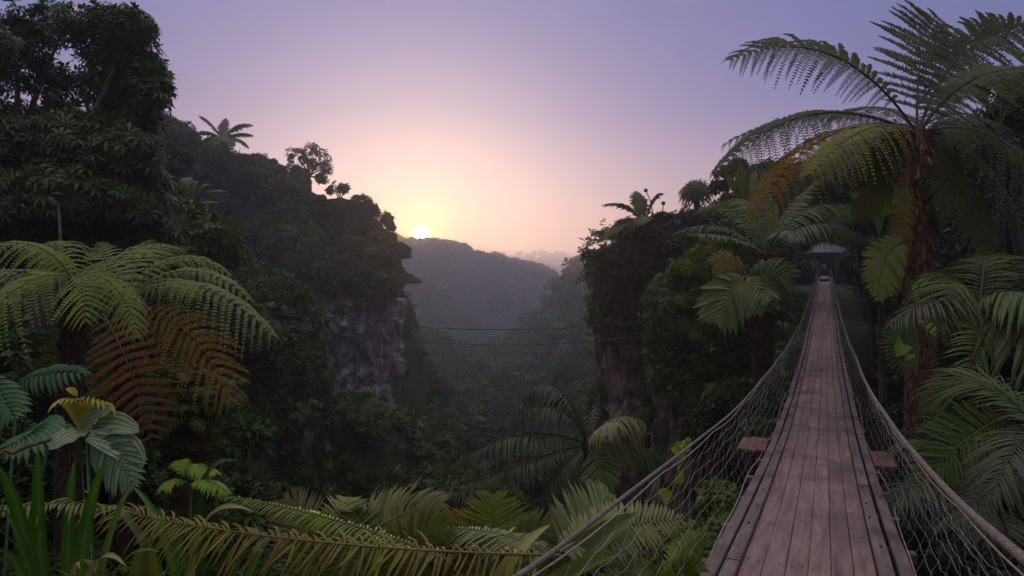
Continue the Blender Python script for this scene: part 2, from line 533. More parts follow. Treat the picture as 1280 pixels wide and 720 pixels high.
def limbs(mb, base, tops, r0, seed=0, k=7, bend=.15, split=.45):
    base = np.asarray(base, float)
    tops = [np.asarray(t_, float) for t_ in tops]
    mean = np.mean(tops, axis=0)
    mid = base + (mean - base) * split
    r_ = np.random.default_rng(seed)
    ln = np.linalg.norm(mid - base)
    P = spline([base, base + (mid - base) * .5 + r_.normal(0, bend * .3, 3) * [1, 1, 0] * ln, mid], 10)
    tube(mb, P, np.linspace(r0 * 1.25, r0 * .75, 10), k, 0.)
    for t_ in tops:
        l2 = np.linalg.norm(t_ - mid)
        Q = spline([mid, mid + (t_ - mid) * .5 + r_.normal(0, bend, 3) * l2 * .5, t_], 8)
        tube(mb, Q, np.linspace(r0 * .6, r0 * .08, 8), 5, 0.)


def bundle_lobes(n, R_, h, seed, flat=.75, spread=1.0):
    r = np.random.default_rng(seed)
    L = []
    for i in range(n):
        a = i * 2.4 + r.random()
        d = spread * R_ * (.25 + .6 * r.random()) if i else 0
        z = h + R_ * flat * (r.random() - .35) * 1.1 + (R_ * .35 if i == 0 else 0)
        q = R_ * (.38 + .24 * r.random())
        L.append((np.array([math.cos(a) * d, math.sin(a) * d, z]), np.array([q, q, q * flat])))
    return L

# ================================================================== TERRAIN
CP = [  # x, y, z control points of the ground
    (-8, 2, -1.5), (-4, 3, -1.8), (0, 3.2, -2.1), (3, 4.5, -2.7), (0, -6, -1.4), (-7, -6, -1.0), (6, -4, -1.6), (-20, -20, 0), (20, -20, 0), (0, -30, 1),
    (-8, 7, -1.7), (-4.5, 5.5, -2.1), (-1, 5.2, -2.5), (2, 6.2, -3.0), (4.6, 9.5, -3.6), (-2, 7.5, -5.0), (-3.5, 9, -6), (.5, 8.3, -5.5), (3, 11, -6),
    (5, 2.5, -2.4), (8, 6, -2.6), (6.6, 10.6, -2.7), (10, 10, -2), (14, 14, -1.8), (12, 4, -2), (20, 20, -.5), (26, 20, 1), (30, 36, 2), (22, 30, -1),
    (-2, 13, -10), (0, 18, -14), (-4, 20, -16), (-2.5, 30, -20), (-4, 45, -21), (-6, 60, -25), (0, 100, -42),
    (5, 330, -95), (45, 620, -120), (60, 900, -100),
    (7, 14, -7), (10, 20, -8), (14, 29, -8), (21, 43, -6), (26, 53, -3), (31, 64, .2), (34, 68, .3), (33, 75, 1.0), (45, 90, 6), (60, 60, 6), (40, 45, 3),
    (7, 31.5, 1.5), (10, 33, 1.5), (12.5, 44, 3.5), (20, 60, 5), (18, 75, 0), (4.2, 27, -12), (2, 36, -17), (3.4, 30, -16), (3.9, 34, -17), (4.8, 39, -19), (6, 45, -21), (7.5, 55, -24), (9, 66, -28), (11, 82, -34), (3, 24, -12), (4, 22, -10),
    (-9, 12, -2), (-7, 12, -5), (-12, 20, -1), (-20, 30, 3), (-16, 25, -1), (-12, 31, -1.2), (-8.6, 33, -6), (-6, 28, -14), (-25, 15, 1), (-30, 4, 0),
    (-16, 63, -1.6), (-11, 62, -2.0), (-12, 70, .5), (-18, 76, 5), (-26, 78, 9), (-34, 76, 12), (-48, 80, 14), (-40, 55, 8), (-27, 48, 1), (-21, 40, -1),
    (-5, 66, -20), (-8, 57, -18), (-16, 56, -13), (-12, 48, -12), (-8, 46, -15), (-60, 100, 14), (-8, 85, -26), (-15, 92, -10), (-9, 75, -24), (-6, 72, -24),
]
for (a, b, Y, dz) in [(495, 303, 245, -7), (515, 307, 255, -7), (540, 311, 265, -7), (590, 319, 280, -7), (625, 328, 290, -12), (650, 343, 300, -18), (676, 368, 320, -20), (698, 378, 345, -4), (600, 360, 250, -3),
                      (520, 350, 200, -3), (560, 400, 200, -3), (620, 420, 230, -3), (560, 450, 150, -3), (600, 480, 170, -2), (520, 430, 120, -3), (540, 500, 100, -2), (575, 545, 95, 0),
                      (742, 338, 150, -4), (722, 352, 158, -4), (700, 385, 168, -4), (680, 420, 165, -4), (658, 455, 150, -3), (740, 400, 120, -3), (720, 450, 110, -3),
                      (690, 480, 105, -2), (630, 500, 120, -2), (850, 320, 140, 0), (1000, 300, 150, 0),
                      (640, 320, 900, 0), (600, 330, 900, 0), (665, 317, 890, 0), (690, 318, 880, 0), (718, 326, 860, 0), (740, 350, 850, 0), (780, 345, 900, 0), (690, 372, 560, 0), (650, 372, 600, 0), (720, 371, 620, 0),
                      (640, 335, 1150, 0), (900, 335, 900, 0), (1200, 335, 700, 0), (300, 300, 500, 0), (0, 280, 400, 0)]:
    Y2 = Y if Y < 95 else min(95 + (Y - 95) * 2.2, 1250 + .1 * Y)
    p = at(a, b, Y2)
    CP.append((p[0], p[1], p[2] + dz))
CP = np.array(CP, float)
CS = 1.2 + .16 * np.hypot(CP[:, 0], CP[:, 1])


def height(x, y):
    x = np.asarray(x, float); y = np.asarray(y, float)
    sh = x.shape
    x = x.ravel(); y = y.ravel()
    out = np.zeros(len(x))
    for i in range(0, len(x), 4000):
        d2 = ((x[i:i + 4000, None] - CP[:, 0]) / CS) ** 2 + ((y[i:i + 4000, None] - CP[:, 1]) / CS) ** 2
        w = 1 / (d2 + .06) ** 2.4
        out[i:i + 4000] = (w * CP[:, 2]).sum(1) / w.sum(1)
    r = np.hypot(x, y)
    P = np.stack([x, y, x * 0], 1)
    out += fbm(P * .35, 3, 3) * np.clip(.02 * r, .05, .5) + fbm(P * .03, 3, 5) * np.clip((r - 60) * .02, 0, 6)
    return out.reshape(sh)


def build_terrain():
    rad = np.concatenate([[.01], np.geomspace(.5, 3200, 260)])
    ang = np.concatenate([np.linspace(-50, 50, 300), np.linspace(50, 310, 120)[1:-1]])
    a = np.radians(ang)
    X = rad[:, None] * np.sin(a)[None]
    Y = rad[:, None] * np.cos(a)[None]
    Z = height(X, Y)
    mb = MB()
    mb.add(np.stack([X, Y, Z], -1).reshape(-1, 3), grid_faces(len(rad), len(ang), True)[:, ::-1])
    o = mb.build('ground', M['soil'])
    tag(o, kind='structure')
    return Z.min()


zmin = build_terrain()


def hz(x, y):
    return float(height(np.array([x]), np.array([y]))[0])


# ------------------------------------------------------------------ cliffs
def cliff(name, c, rx, ry, zt, zb, rot=0, sq=3.0, seed=0, mat='rock', amp=.12, nu=260, nv=120, taper=.12):
    """closed mass of rock with fluted, fissured sides and a broken top; returns surface samples"""
    a = np.linspace(0, 2 * np.pi, nu, endpoint=False)
    ca, sa = np.cos(a), np.sin(a)
    rr = (np.abs(ca) ** sq + np.abs(sa) ** sq) ** (-1 / sq)
    ux, uy = rr * ca * rx, rr * sa * ry
    cr, sr = math.cos(rot), math.sin(rot)
    bx, by = ux * cr - uy * sr, ux * sr + uy * cr
    z = np.linspace(zb, zt, nv)
    k = 1 + taper * (zt - z) / (zt - zb)
    X = c[0] + bx[None] * k[:, None]; Yy = c[1] + by[None] * k[:, None]
    Z = np.repeat(z[:, None], nu, 1)
    P = np.stack([X, Yy, Z], -1)
    s = min(rx, ry)
    q = P * np.array([1, 1, .30])
    rid = 1 - np.abs(fbm(q * 1.6 / s * 1.5, 4, seed)) * 1.6
    d = amp * s * (rid * .9 + fbm(P * np.array([1.2, 1.2, .9]) * 1.4, 5, seed + 9) * .62 + fbm(q * .8, 2, seed + 4) * .8)
    ledge = fbm(P * np.array([.25, .25, 1.0]), 2, seed + 20)
    d = d + amp * s * .35 * np.clip(ledge, 0, .4)
    out = nrm(np.stack([bx, by, bx * 0], -1))[None]
    P = P + out * d[..., None]
    # top: rings shrinking to the centre, uneven
    tops = []
    for t_ in np.linspace(.94, .02, 14):
        ring = np.stack([c[0] + (P[-1, :, 0] - c[0]) * t_, c[1] + (P[-1, :, 1] - c[1]) * t_, np.full(nu, zt)], -1)
        ring[:, 2] += fbm(ring * .8, 3, seed + 2) * .5 * (1 - t_) + (1 - t_) ** .5 * .5
        tops.append(ring)
    G = np.concatenate([P, np.array(tops)], 0)
    mb = MB()
    mb.add(G.reshape(-1, 3), grid_faces(len(G), nu, True))
    o = mb.build(name, M[mat])
    tag(o, kind='structure')
    dn = np.cross(np.roll(G, -1, 1) - G, np.vstack([G[1:], G[-1:]]) - G)
    return G[:-1].reshape(-1, 3), nrm(dn[:-1].reshape(-1, 3) + 1e-9)


def climb(name, S, n, size, mat='creeper', thr=-.1, fs=.35, seed=0, tms=None, hang=.35, zr=None, mask=None):
    P, Nn = S
    k = rng.integers(0, len(P), n * 3)
    P, Nn = P[k], Nn[k]
    m = fbm(P * np.array([fs, fs, fs * .45]), 3, seed) > thr
    m &= P[:, 1] > 0
    # keep what faces the gorge and the bridge
    m &= (Nn[:, 1] < .55)
    if mask is not None: m &= mask(P)
    P, Nn = P[m][:n], Nn[m][:n]
    lump = np.clip(fbm(P * .9, 3, seed + 3), -.2, 1)
    P = P + Nn * (rng.random(len(P)) * size * 1.2 + np.clip(lump, 0, 1) * size * 4)[:, None] + rng.normal(0, size * .5, P.shape)
    mb = MB()
    tms = tms or TS
    w = rng.integers(0, len(tms), len(P))
    sc = size * (.55 + .8 * rng.random(len(P)))
    NN = Nn + np.array([0, 0, hang]) + rng.normal(0, .4, P.shape)
    for i, T_ in enumerate(tms):
        if (w == i).any(): stamp(mb, T_, P[w == i], NN[w == i], sc[w == i])
    o = mb.build(name, M[mat])
    tag(o, kind='stuff')
    return o


# tower of rock with creepers, left of the gorge
S1 = cliff('cliff', (-12.4, 29.6), 3.2, 2.6, -1.5, -17, .1, 3, 1, mat='rock_brown', amp=.14)
climb('creeper_foliage', S1, 22000, .20, 'creeper', -1.2, .3, 1, mask=lambda P: (P[:, 0] < -9.0 + .3 * fbm(P * np.array([.5, .5, .5]), 2, 4)) | (fbm(P * .8, 2, 8) > .15))
S2 = cliff('cliff', (-16.2, 62.0), 5.3, 4.6, -1.2, -21, -.12, 3.5, 2, amp=.16, nu=420, nv=200)
climb('creeper_foliage', S2, 1600, .34, 'forest', .42, .22, 2, hang=-.1)
# right side of the gorge
S3 = cliff('cliff', (7.35, 31.5), 2.9, 2.3, 1.8, -15, -.1, 2.6, 3, mat='rock_brown', amp=.16)
climb('creeper_foliage', S3, 11000, .22, 'forest', -.22, .3, 3, mask=lambda P: (P[:, 2] > -1.9) | (P[:, 0] > 5.9))
S4 = cliff('cliff', (6.0, 19.6), 1.15, 1.1, -.2, -9.5, .2, 2.4, 4, mat='rock_brown', amp=.2, nu=200, nv=120, taper=.45)
climb('creeper_foliage', S4, 6500, .15, 'creeper', -.5, .5, 4, mask=lambda P: P[:, 2] > -2.6 + .6 * fbm(P, 2, 3))
S5 = cliff('cliff', (9.6, 30.5), 2.4, 2.0, 2.4, -12, .3, 2.6, 6, mat='rock_brown', amp=.16)
climb('creeper_foliage', S5, 7000, .24, 'forest_dark', -.4, .3, 5)
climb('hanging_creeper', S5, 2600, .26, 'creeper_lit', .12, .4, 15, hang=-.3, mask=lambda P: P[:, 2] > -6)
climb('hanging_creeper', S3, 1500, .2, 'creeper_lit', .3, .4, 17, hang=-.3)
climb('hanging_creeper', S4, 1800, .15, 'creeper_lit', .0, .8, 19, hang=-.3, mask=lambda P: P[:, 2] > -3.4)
# far grey rock face on the opposite ridge
p = at(537, 372, 350)
S6 = cliff('cliff', (p[0], 356), 7, 8, 1, -26, .0, 3, 8, amp=.14, nu=160, nv=80)

# ================================================================== BRIDGE
BR = math.atan(.49)
bridge = thing('suspension_bridge', (-.1, 0, -1.3), 'long narrow suspension footbridge with a plank deck, rope handrails and netting sides', 'bridge')
bridge.rotation_euler = (0, 0, -BR)
BO = np.array([0, 0, -1.3])
_ds = np.array([-5, -1.5, 1.5, 4.14, 6.3, 9.9, 15, 21.8, 31, 45, 60, 71.2])
_dz = np.array([-.75, -1.2, -1.45, -1.67, -1.86, -2.05, -2.08, -1.95, -1.45, -.65, .35, 1.05])
_rs = np.array([-5, -1.5, 0, 1.37, 2.37, 3.8, 5.7, 8.66, 15, 21.8, 31, 45, 60, 71.2])
_rz = np.array([.3, -.05, -.35, -.6, -.77, -.9, -.99, -1.06, -1.07, -.92, -.42, .35, 1.35, 2.05])


def smooth(xs, zs):
    fx = np.linspace(xs[0], xs[-1], 1200)
    fz = np.interp(fx, xs, zs)
    k = np.ones(41) / 41
    pad = np.concatenate([np.full(20, fz[0]) - np.arange(20, 0, -1) * (fz[1] - fz[0]), fz, np.full(20, fz[-1]) + np.arange(1, 21) * (fz[-1] - fz[-2])])
    fz = np.convolve(pad, k, 'valid')
    return lambda s: np.interp(s, fx, fz)


dzf, rzf = smooth(_ds, _dz), smooth(_rs, _rz)
S0, SE = -4.6, 71.0


def beam(mb, x0, x1, s0, s1, zt, th, wob=.0, seg=.5, ends=True, tip=0.):
    n = max(2, int((s1 - s0) / seg) + 1)
    s = np.linspace(s0, s1, n)
    z = dzf(s) + zt
    off = wob * fbm(np.stack([s * .6, s * 0 + x0 * 7, s * 0], 1), 2, 5)
    off2 = .003 * fbm(np.stack([s * .9, s * 0 + x0 * 11, s * 0 + 4], 1), 2, 6)
    bv = min(.006, (x1 - x0) * .1)
    sec = [(x0, -th), (x0, -bv), (x0 + bv, 0), (x1 - bv, 0), (x1, -bv), (x1, -th)]
    V = np.stack([np.stack([a + off, s, z + b + off2 + tip * (a - (x0 + x1) / 2)], 1) for a, b in sec], 1)
    f = grid_faces(n, 6, True)
    k = mb.n
    mb.add(V.reshape(-1, 3) - BO, f)
    mb.f.setdefault(6, []).append(np.array([[k + q for q in range(6)][::-1], [k + (n - 1) * 6 + q for q in range(6)]]))


# boards laid lengthwise, butt-jointed at staggered cross joints
mb = MB()
nb, bw = 6, .1225
x_l = -.37
for i in range(nb):
    s = S0 - rng.random() * 1.5
    while s < SE:
        L_ = 6.5 + rng.random() * 2.5
        a, b = max(s, S0), min(s + L_ - .004, SE)
        if b - a > .2:
            g = .0008 + rng.random() * .0012
            beam(mb, x_l + i * bw + g, x_l + (i + 1) * bw - g, a, b, (rng.random() - .5) * .006, .032, .0015, .4, tip=rng.normal(0, .02))
        s += L_
deck = mb.build('deck', M['wood'], bridge, smooth=False)
deck.name = 'deck'
for sgn in (-1, 1):
    mb = MB()
    s = S0 - rng.random()
    while s < SE:   # inner kerb rail, one length after the other
        L_ = 2.8 + rng.random() * .5
        a, b = max(s, S0), min(s + L_ - .012, SE)
        xa, xb = (.368, .452)
        if sgn < 0: xa, xb = -.452, -.372
        if b - a > .2: beam(mb, xa, xb, a, b, .036 + rng.normal(0, .003), .06, .004, .4, tip=rng.normal(0, .04))
        s += L_
    mb.build('kerb_rail', M['wood_dark'], bridge, smooth=False)
    mb = MB()
    s = S0 - rng.random()
    while s < SE:
        L_ = 2.8 + rng.random() * .6
        a, b = max(s, S0), min(s + L_ - .02, SE)
        xa, xb = (.482, .562)
        if sgn < 0: xa, xb = -.562, -.482
        if b - a > .2: beam(mb, xa, xb, a, b, .0 + rng.normal(0, .004), .06, .006, .4, tip=rng.normal(0, .05))
        s += L_
    mb.build('side_beam', M['wood_dark'], bridge, smooth=False)
# cross beams under the deck
for s in np.arange(S0 + .3, SE, .95):
    mb = MB()
    w = .60 + rng.random() * .06
    box(mb, np.array([rng.normal(0, .015), s, float(dzf(s)) - .085]) - BO, (2 * w, .075, .06))
    mb.build('cross_beam', M['wood_dark'], bridge, smooth=False)
# staples and bolts in the kerb
mb = MB()
for s in np.arange(S0 + .2, 30, .62):
    for sg in (-1, 1):
        c = np.array([sg * (.41 + rng.normal(0, .012)), s + rng.normal(0, .08), float(dzf(s)) + .038]) - BO
        a = np.linspace(0, 2 * np.pi, 8, endpoint=False)
        P = np.array([[0, 0, -.01], [0, 0, .004]]) + c
        tube(mb, P, .0085, 8, 0, up=(0, 1, 0))
tag(mb.build('kerb_bolt', M['steel'], bridge), kind='stuff')
# red-painted boards sticking out on both sides
for sg, x0, x1, s in ((-1, -.90, -.575, 8.75), (1, .575, .80, 8.6)):
    mb = MB()
    n_ = 3
    for k in range(n_):
        w_ = (x1 - x0) / n_
        L_ = .72 + rng.normal(0, .02)
        box(mb, np.array([x0 + (k + .5) * w_, s, float(dzf(s)) - .015 + k * .004]) - BO, (w_ - .006, L_, .03), rz=rng.normal(0, .01))
    tag(mb.build('side_board', M['red_wood'], bridge, smooth=False), 'red painted boards sticking out beside the deck')
# nail heads on the boards
mb = MB()
for i in range(nb):
    for s in np.arange(S0 + .3, 26, .95):
        for dx in (.03, .09):
            c = np.array([x_l + i * bw + dx + rng.normal(0, .004), s + rng.normal(0, .01), float(dzf(s)) + .0035]) - BO
            tube(mb, np.array([[0, 0, -.006], [0, 0, .001]]) + c, .0042, 6, 0, up=(0, 1, 0))
tag(mb.build('nail_head', M['steel'], deck), kind='stuff')


def rope_path(sg, s):
    lat = .5 + .03 * np.exp(-((s - 3) / 3) ** 2)
    lat = lat + (.0 if sg > 0 else .045)
    adj = (-.085 * np.exp(-((s - 1.1) / 1.1) ** 2)) if sg < 0 else (.02 * np.exp(-((s - 1.8) / 1.) ** 2))
    return np.stack([sg * lat + .012 * fbm(np.stack([s * .35, s * 0 + sg * 9, s * 0], 1), 2, 3), s, rzf(s) + adj + .012 * fbm(np.stack([s * .5, s * 0 + sg, s * 0], 1), 2, 8)], 1)


def twisted(mb, P, r, pitch, k=12):
    T, S, N = frames(P)
    ln = np.concatenate([[0], np.cumsum(np.linalg.norm(np.diff(P, axis=0), axis=1))])
    a = np.linspace(0, 2 * np.pi, k, endpoint=False)[None]
    ph = ln[:, None] / pitch * 2 * np.pi
    rad = r * (.74 + .34 * np.abs(np.cos(1.5 * (a - ph))) ** .7)
    V = P[:, None] + rad[..., None] * (S[:, None] * np.cos(a)[..., None] + N[:, None] * np.sin(a)[..., None])
    mb.add(V, grid_faces(len(P), k, True))


for sg in (-1, 1):
    s = np.concatenate([np.arange(S0, 10, .013), np.arange(10, SE + .2, .12)])
    P = rope_path(sg, s) - BO
    mb = MB()
    twisted(mb, P, .0138 if sg > 0 else .0078, .11 if sg > 0 else .08)
    mb.build('handrail_rope', M['rope'], bridge)
    mb = MB()
    s = np.arange(S0, SE, .15)
    P = rope_path(sg, s)
    P[:, 0] += sg * (.012); P[:, 2] -= .035 + .02 * np.abs(np.sin(s * 2.1))
    tube(mb, P - BO, .0032, 5, 0)
    P = np.stack([sg * (.60 + .025 * np.sin(s * 1.1)), s, dzf(s) - .03 + .02 * np.sin(s * 2.9)], 1)
    tube(mb, P - BO, .0045, 5, 0)
    mb.build('net_border_cord', M['cord'], bridge)
    # netting
    du, nr = .27, 7
    nc = int((SE - S0) / du)
    ii = np.arange(nc + 1)
    NODE = np.zeros((nc + 1, nr + 1, 3))
    for j in range(nr + 1):
        v = j / nr
        s = S0 + (ii + .42 * v * sg + .10 * (j % 2)) * du + rng.normal(0, .022, nc + 1)
        s = np.clip(s, S0, SE)
        top = rope_path(sg, s); top[:, 0] += sg * .012; top[:, 2] -= .045
        bot = np.stack([s * 0 + sg * .60, s, dzf(s) - .03], 1)
        q = top * (1 - v) + bot * v
        q[:, 0] += sg * (.11 * math.sin(math.pi * v) + rng.normal(0, .006, nc + 1))
        q[:, 2] += rng.normal(0, .008, nc + 1) * (0 < j < nr) - .05 * math.sin(math.pi * v)
        NODE[:, j] = q
    segs = []
    for j in range(nr):
        segs.append((NODE[:, j], NODE[:, j + 1]))
        if j: segs.append((NODE[:-1, j], NODE[1:, j]))
    A = np.concatenate([a for a, b in segs]); B = np.concatenate([b for a, b in segs])
    D = nrm(B - A)
    sd = nrm(np.cross(D, [1, 0, 0])); sn = np.cross(D, sd)
    sag = (A + B) / 2 + rng.normal(0, .005, A.shape) - np.array([0, 0, .012])
    mb = MB()
    r_ = .0013
    K = 3
    th = np.arange(K) * 2 * np.pi / K
    ringd = sd[:, None] * np.cos(th)[None, :, None] + sn[:, None] * np.sin(th)[None, :, None]
    V = np.stack([A[:, None] + ringd * r_, sag[:, None] + ringd * r_, B[:, None] + ringd * r_], 1)
    f = grid_faces(3, K, True)
    mb.add(V.reshape(-1, 3) - BO, (f[None] + np.arange(len(A))[:, None, None] * 9).reshape(-1, 4))
    # knots
    kn = NODE[:80].reshape(-1, 3)
    oc = np.array([[1, 0, 0], [-1, 0, 0], [0, 1, 0], [0, -1, 0], [0, 0, 1], [0, 0, -1]]) * .0028
    of = np.array([[0, 2, 4], [2, 1, 4], [1, 3, 4], [3, 0, 4], [2, 0, 5], [1, 2, 5], [3, 1, 5], [0, 3, 5]])
    mb.add((kn[:, None] + oc[None]).reshape(-1, 3) - BO, (of[None] + np.arange(len(kn))[:, None, None] * 6).reshape(-1, 3))
    mb.build('side_netting', M['cord'], bridge)
    # main cable running under the deck edge
    s = np.arange(S0, SE, .4)
    mb = MB()
    tube(mb, np.stack([s * 0 + sg * .44, s, dzf(s) - .14], 1) - BO, .014, 6, 0)
    mb.build('deck_cable', M['steel'], bridge)
    # end posts
    for s_, h in ((SE + .15, 1.35), (S0 - .1, 1.2)):
        mb = MB()
        zb = float(dzf(s_))
        tube(mb, np.array([[sg * .55, s_, zb - 1.6], [sg * .55, s_, zb + h]]) - BO, .06, 8, 0, up=(0, 1, 0))
        mb.build('end_post', M['post'], bridge)
# landing ramp at the far end: pale plate and the dark step below it
mb = MB(); box(mb, np.array([0, 67.2, float(dzf(67.2)) + .13]) - BO, (.78, 6.2, .05), tilt=.075); tag(mb.build('landing_plate', M['pale_cloth'], bridge), 'pale grey metal plate at the far end of the deck')
mb = MB(); box(mb, np.array([0, 63.9, float(dzf(63.9)) + .06]) - BO, (.8, .5, .3)); mb.build('landing_step', M['black'], bridge, smooth=False)

# ------------------------------------------------------------------ shelter at the far end
SH = at(1031, 344, 68.5)
sh = thing('shelter', SH, 'open shelter with a pale grey hipped roof at the far end of the bridge', 'shelter')
hx = 68.5 / F
def sp(px, py, dy=0.): 
    q = at(px, py, 68.5); q[1] += dy
    return q
mb = MB()
a, b = sp(1008, 316, -1.5), sp(1059, 316, -1.5)
c, d = sp(1059, 316, 2.0), sp(1008, 316, 2.0)
r1, r2 = sp(1026, 303.5, .3), sp(1040, 303.5, .3)
V = [a, b, c, d, r1, r2] + [q + np.array([0, 0, -.1]) for q in (a, b, c, d)]
mb.add(V, [[0, 1, 5, 4], [2, 3, 4, 5], [0, 1, 7, 6], [1, 2, 8, 7], [2, 3, 9, 8], [3, 0, 6, 9], [6, 7, 8, 9]])
mb.add(V, [[1, 2, 5], [3, 0, 4]])
mb.build('roof', M['roof'], sh, SH, smooth=False)
for px in (1011, 1038, 1054.5):
    for dy in (-1.2, 1.7):
        mb = MB(); q = sp(px, 344, dy); tube(mb, [q + [0, 0, -.3], q + [0, 0, 2.42]], .055, 6, 0, up=(0, 1, 0)); mb.build('post', M['post'], sh, SH)
mb = MB(); box(mb, sp(1029, 345, .3) - [0, 0, .1], (5.3, 3.8, .16)); mb.build('floor_slab', M['red_wood'], sh, SH)
for (x0, x1) in ((999, 1021), (1039, 1057)):
    mb = MB()
    for zz in (343, 338, 334):
        q0, q1 = sp(x0, zz, -1.4), sp(x1, zz, -1.4); tube(mb, [q0, q1], .03, 5, 0)
    for px in np.linspace(x0, x1, 7):
        tube(mb, [sp(px, 344, -1.4), sp(px, 334, -1.4)], .022, 5, 0, up=(0, 1, 0))
    mb.build('railing', M['post'], sh, SH)
bn = thing('bench', sp(1017, 342), 'dark red wooden bench inside the shelter left of the bridge end', 'bench')
mb = MB(); box(mb, sp(1017, 337), (1.0, .4, .05)); mb.build('seat', M['red_wood'], bn, sp(1017, 342))
mb = MB(); box(mb, sp(1017, 333.4) + [0, .2, 0], (1.0, .05, .42)); mb.build('backrest', M['red_wood'], bn, sp(1017, 342))
for dx in (-.4, .4):
    mb = MB(); box(mb, sp(1017, 339.6) + [dx, 0, 0], (.06, .35, .36)); mb.build('leg', M['red_wood'], bn, sp(1017, 342))
# dark rounded tank standing on the landing
q = at(1029, 343, 67)
bt = thing('water_tank', q, 'dark rounded tank with a pale front standing on the landing between the bridge posts', 'tank')
mb = MB()
tt = np.linspace(0, 1, 12)
tube(mb, np.stack([q[0] + tt * 0, q[1] + tt * 0, q[2] + tt * 1.15], 1), .42 * np.clip(np.sin(np.pi * (tt * .86 + .12)), .25, 1) ** .35, 20, 0, up=(0, 1, 0))
mb.build('body', M['black'], bt, q)
mb = MB(); box(mb, q + [-.05, -.43, .66], (.3, .03, .6)); mb.build('front_panel', M['pale_cloth'], bt, q)  # pale slab stands in for the highlight on the dark body

# ------------------------------------------------------------------ cables across the gorge
for nm, pts in (('upper', [(296, 384), (400, 399), (520, 409), (640, 412), (740, 408), (850, 398)]), ('lower', [(296, 396), (400, 415), (530, 428), (660, 431), (760, 425), (850, 413)])):
    P = spline([at(a, b, 21.5 + 5. * k / 5) for k, (a, b) in enumerate(pts)], 60)
    o0 = P[0]
    mb = MB(); tube(mb, P, .017, 5, 0)
    o = mb.build('steel_cable', M['steel'], None, o0)
    tag(o, 'thin %s cable of the two strung across the gorge between the cliffs' % nm, 'cable', 'cables across the gorge')

# ================================================================== VEGETATION
def gz(p, dz=0.0):
    return np.array([p[0], p[1], hz(p[0], p[1]) + dz])


def fern(name, label, cat, crown_c, fronds, root=None, trunk=None, group=None, defaults={}, trunk_mat='fibre_dark'):
    """fronds: dicts with B?,C,T (pixels + depth) and pinnate() options"""
    cc = np.asarray(crown_c, float)
    g = gz(cc) if root is None else np.asarray(root, float)
    t = thing(name, g, label, cat, group)
    if trunk:
        mb = MB()
        r = trunk
        Z = np.linspace(0, 1, 60)
        base = g + np.array([0, 0, -.3])
        ln = np.linalg.norm(cc - base)
        lean = fbm(np.stack([Z * 2, Z * 0 + cc[0], Z * 0], 1), 2, 4)[:, None] * np.array([1, .4, 0]) * r * .6 * np.sin(np.pi * Z)[:, None]
        P = base + (cc - base) * Z[:, None] + lean
        tube(mb, P, r * (1.15 - .35 * Z + .05 * vnoise(np.stack([Z * 30, Z * 0, Z * 0], 1))), 14, 0., up=(0, 1, 0))
        # ragged old frond bases and root fibres all round the stem
        n = int(620 * ln * min(1, r / .15) + 100)
        k = rng.integers(1, 59, n)
        a = rng.random(n) * 6.283
        o = np.stack([np.cos(a), np.sin(a), 0 * a], 1)
        p0 = P[k] + o * (r * (.75 + .2 * rng.random(n)))[:, None]
        Ls = r * (.35 + .6 * rng.random(n))
        dn = np.where(rng.random(n) < .5, 1., -.9)
        tip = p0 + o * (Ls * .55)[:, None] + np.array([0, 0, 1]) * (Ls * dn)[:, None]
        sd = np.stack([-np.sin(a), np.cos(a), 0 * a], 1) * (r * .10)
        V = np.stack([p0 - sd, p0 + sd, tip + sd * .2, tip - sd * .2], 1)
        mb.add(V.reshape(-1, 3), np.arange(n * 4).reshape(-1, 4), 0)
        mb.build('trunk', M[trunk_mat], t, g, smooth=False)
    for fd in fronds:
        q = dict(defaults); q.update(fd)
        mat = q.pop('mat', 'fern'); lab = q.pop('label', None); kind = q.pop('kind', 'pin'); nm = q.pop('nm', 'frond')
        B = np.asarray(q.pop('B', cc), float); C = np.asarray(q.pop('C'), float); T = np.asarray(q.pop('T'), float)
        mb = MB()
        if q.pop('petiole', False):
            rr = q.get('rr', .006)
            tube(mb, spline([cc, (cc * .45 + B * .55) + [0, 0, .06], B], 9), np.linspace(rr * 1.4, rr, 9), 5, 1.)
        if kind == 'pin': pinnate(mb, B, C, T, **q)
        else: strap(mb, B, C, T, **q)
        o = mb.build(nm, M[mat], t, g)
        if lab: o['label'] = lab
    return t


P_ = lambda a, b, Y: at(a, b, Y)
NF = dict(n=17, pinn=16, lw=.062, Lm=.34, rr=.010, up=(0, -.45, .9), droop=.3, sweep=(12, 50), start=.1)

